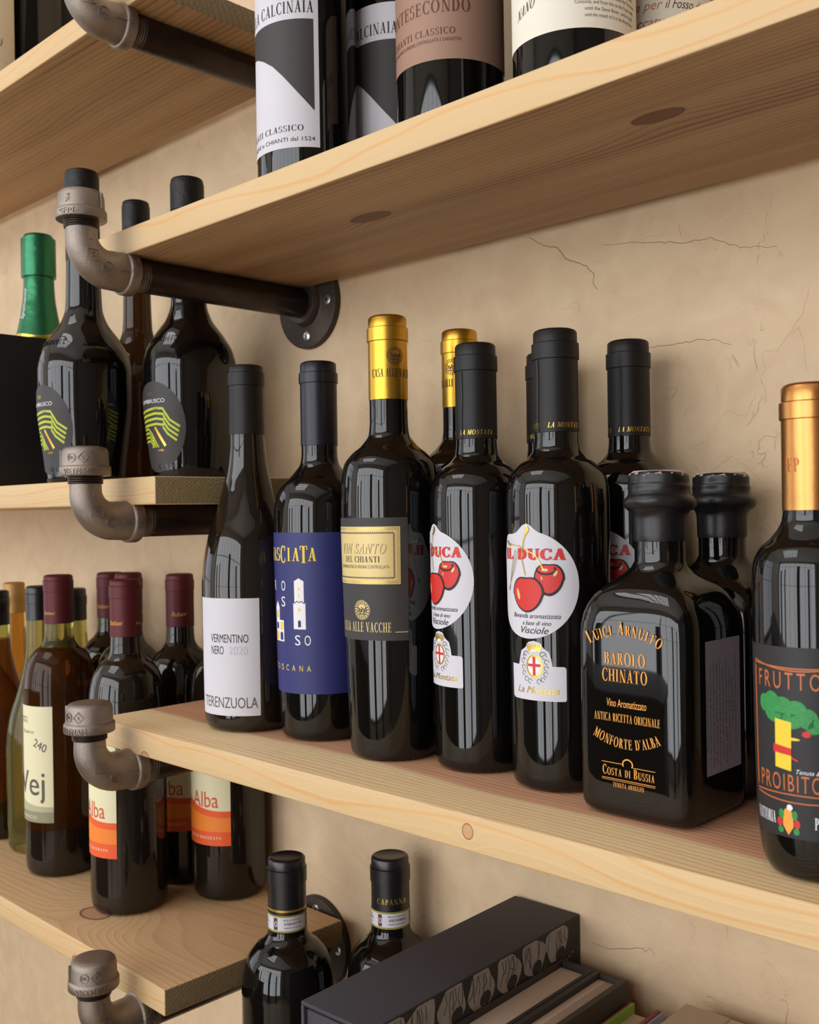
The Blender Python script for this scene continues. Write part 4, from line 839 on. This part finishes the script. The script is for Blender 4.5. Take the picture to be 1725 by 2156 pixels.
# --- topmost left shelf
rt, pr, cp, c = bottle('wine_bottle', 'bottle with tall off-white label at the left edge of the topmost shelf', -.3214, -.1735, ZTP, 'bord', .0355, .300, BLK, CBK2, .24)
lb = paper(rt, pr, 80, -.05, .052, .012, .150, PAPC); A = Art().text('Chianti', -.004, .0580, .010, GYP, width=.040, shear=.3).rect(-.05, .05, .044, .0443, LGP).rect(-.05, .05, .072, .0723, LGP).rect(-.05, .05, .030, .0303, LGP); prints(A, lb, pr, 80)
bottle('wine_bottle', 'plain dark bottle between the off-white label and the pink oval label', -.3460, -.1055, ZTP, 'bord', .0350, .300, BLK, CBK2, .24)
rt, pr, cp, c = bottle('wine_bottle', 'dark labelled bottle with a pink oval, behind the topmost pipe elbow', -.3830, -.0430, ZTP, 'bord', .0350, .300, BLK, CBK2, .24)
lb = paper(rt, pr, 40, -.05, .05, .020, .1840, PAPK); A = Art().ell(-.0150, .1660, .0060, .0085, PNK, 1).ell(-.0135, .1500, .0050, .0035, COP, 1, 9).ell(-.019, .144, .004, .002, COP, 1, 7); prints(A, lb, pr, 40)
# --- lowest right shelf
def capanna(X, Y, label, gold, txt, rot):
    r = .0375
    rt, pr, cp, c = bottle('wine_bottle', label, X, Y, ZTQ, 'bord', r, .2791, BLK, CBK2, .2330, 'black capped bottles with paper neck strips', hs=.93, lip=.020)
    A = Art()
    if gold == 'band': A.rect(-.045, .045, .2385, .2402, GLD)
    else:
        for k in (-1, 0, 1): A.text('CAPANNA', k * .031, .2440, .0042, GLD, font='serif', width=.0245)
    A.build('print', cyl_wrap(cp, rot, .0002, .0148), c, du=.0012)
    z0 = .2225 if gold == 'band' else .2245
    lb = Art().rect(-.046, .046, z0, z0 + .0135, PAPW).build('neck_strip', cyl_wrap(cp if False else [(0, .0156), (1, .0156)], rot, 0, .0156), rt, du=.0012)
    A = Art().rect(-.046, .046, z0, z0 + .0014, OLY).rect(-.046, .046, z0 + .0121, z0 + .0135, OLY)
    for k in (-1, 0, 1):
        x = k * .030; A.text('BRUNELLO DI MONTALCINO', x + .004, z0 + .0094, .0013, GYP, 1, width=.0150).text(txt, x + .0045, z0 + .0060, .0022, BKP, 1, width=.0150).text('M007C7LAC02', x + .004, z0 + .0032, .0013, GYP, 1, width=.0140); A.rect(x - .0120, x - .0085, z0 + .0020, z0 + .0115, BRP, 1).text('0', x - .0100, z0 + .0045, .0045, PAPW, 2)
    A.build('print', cyl_wrap([(0, .0156), (1, .0156)], rot, .00008, .0156), lb, du=.0012)
capanna(.0716, -.1016, 'black capped bottle in front of the lower flange, gold ring over its paper strip', 'band', 'ASBV07751', 52)
capanna(.1322, -.0440, 'black capped bottle with gold neck lettering, just behind the dark slipcase', 'text', 'AB2V08421', 50)
# slipcase and books (tops seen from above), rows run into the shelf depth
def book(name, label, x, yf, yb, w_, ztop, rz=R_(2.66), cat='book'):
    rt = empty(name, (x, yb, ZTQ), label, cat, rz=rz); return rt, ztop - ZTQ, yb - yf
rt, H, L_ = book('slipcase', 'dark grey slipcase with pale mask photographs on its side', .2322, -.2285, -.0085, .058, -.3042, R_(2.66))
W_ = .0575
bm = box_bm(0, W_, -L_, 0, H - .0025, H, .0008); box_bm(0, .0025, -L_, 0, 0, H - .0025, .0003, bm=bm); box_bm(W_ - .0025, W_, -L_, 0, 0, H - .0025, .0003, bm=bm); box_bm(.0025, W_ - .0025, -.003, 0, 0, H - .0025, bm=bm); box_bm(.0025, W_ - .0025, -L_, -.003, 0, .0025, bm=bm)
from_bm('case', bm, rt, (SLIP,), ang=60)
from_bm('book_spine', box_bm(.0035, .0540, -L_ + .0015, -.0035, .003, H - .0045, .0012), rt, (SLIP,), ang=60)
A = Art(); fs = lambda u, v, o: Vector((W_ + .0002 + o, u, v))
rn = random.Random(5)
A.rect(-L_ + .004, -.004, .02, H - .0008, PHD)
for k in range(7):
    c0 = -.030 - k * .029; pts = []
    for i in range(20): a = 2 * math.pi * i / 20; pts.append((c0 + .0135 * math.cos(a) * (1 + .15 * math.sin(3 * a + k)), min(H - .0012, H - .012 + .014 * math.sin(a) * (1 + .2 * math.cos(2 * a + k)))))
    A.poly(pts, PHO, 1)
    for j in range(7): x = c0 + rn.uniform(-.010, .010); A.line([(x, H - .003), (x + rn.uniform(-.002, .002), H - .010), (x + rn.uniform(-.004, .004), H - rn.uniform(.013, .02))], .0005, PHD, 2)
    A.ell(c0 + .004, H - .020, .006, .0045, PHD, 3, 14, rot=.4)
for k in range(110): u = -.010 - k * .0019; A.ell(u, H - .024 - .005 * abs(math.sin(k * .17)) + .001 * (k % 2), .00075, .0009, BEAD, 4, 7)
A.build('print', fs, rt, du=None)
def block(rt, x0, x1, yf, yb, z0, z1, m_, name='pages', lines=0):
    o = from_bm(name, box_bm(x0, x1, yf, yb, z0, z1, .0003), rt, (m_,), ang=60)
    if lines:
        bm = bmesh.new()
        for k in range(lines): x = x0 + (x1 - x0) * (.42 + .55 * k / lines); box_bm(x, x + .00025, yf + .001, yb - .0006, z1 - .0001, z1 + .00012, bm=bm)
        g = from_bm('page_edges', bm, o, (PLINE,)); g['kind'] = 'stuff'
    return o
# book 1: beaded black cover
rt, H, L_ = book('book', 'thick book beside the slipcase, black cover dotted with gold beads', 0.2915, -.225, -.030, .027, -.3280)
block(rt, 0, .0015, -.19, 0, 0, H, COVD, 'cover'); block(rt, .0015, .0225, -.188, -.004, .002, H - .0045, PAGE); cv = block(rt, .0245, .0270, -.19, 0, 0, H, COVD, 'cover')
block(rt, .0015, .0245, -.0025, 0, 0, H - .0004, COVD, 'spine')
A = Art()
for k in range(80): A.ell(-.003 - k * .00225, H - .0045 - .0035 * abs(math.sin(k * .22)), .0006, .0010, BEAD, 0, 7)
for k in range(16): A.ell(-.008 - k * .0115, H - .0028, .0013, .0014, BEAD, 1, 9)
A.build('print', lambda u, v, o: Vector((.02715 + o, u, v)), cv, du=None)
# book 2: dark, striped page block
rt, H, L_ = book('book', 'dark brown hardback with pale striped page block, second from slipcase', .3195, -.22, -.030, .028, -.3278)
block(rt, 0, .0040, -.19, 0, 0, H, COVD, 'cover'); block(rt, .0040, .0190, -.188, -.003, .002, H - .0042, PAGE, lines=7); block(rt, .0205, .0250, -.19, 0, 0, H, COVD, 'cover'); block(rt, .004, .0205, -.0022, 0, 0, H - .001, COVD, 'spine')
# book 3: red and lime
rt, H, L_ = book('book', 'cream paged paperback between red and lime green covers', .3460, -.22, -.030, .026, -.3410)
block(rt, 0, .0007, -.18, 0, 0, H - .0008, PAPC, 'cover'); block(rt, .0007, .0022, -.18, 0, 0, H, COVR, 'cover'); block(rt, .0022, .0042, -.18, 0, 0, H, COVG, 'cover'); block(rt, .0042, .0205, -.178, -.002, 0, H - .0062, CARD); block(rt, .0205, .0235, -.18, 0, 0, H + .0008, COVR, 'cover'); block(rt, .0235, .0250, -.18, 0, 0, H, COVB, 'cover')
# book 4: cream
rt, H, L_ = book('book', 'pale cream book at the bottom right edge, last in the row', .3885, -.20, -.030, .040, -.3288)
block(rt, 0, .030, -.19, 0, 0, H, CARD); block(rt, .0304, .075, -.19, 0, 0, H - .0004, CARD)
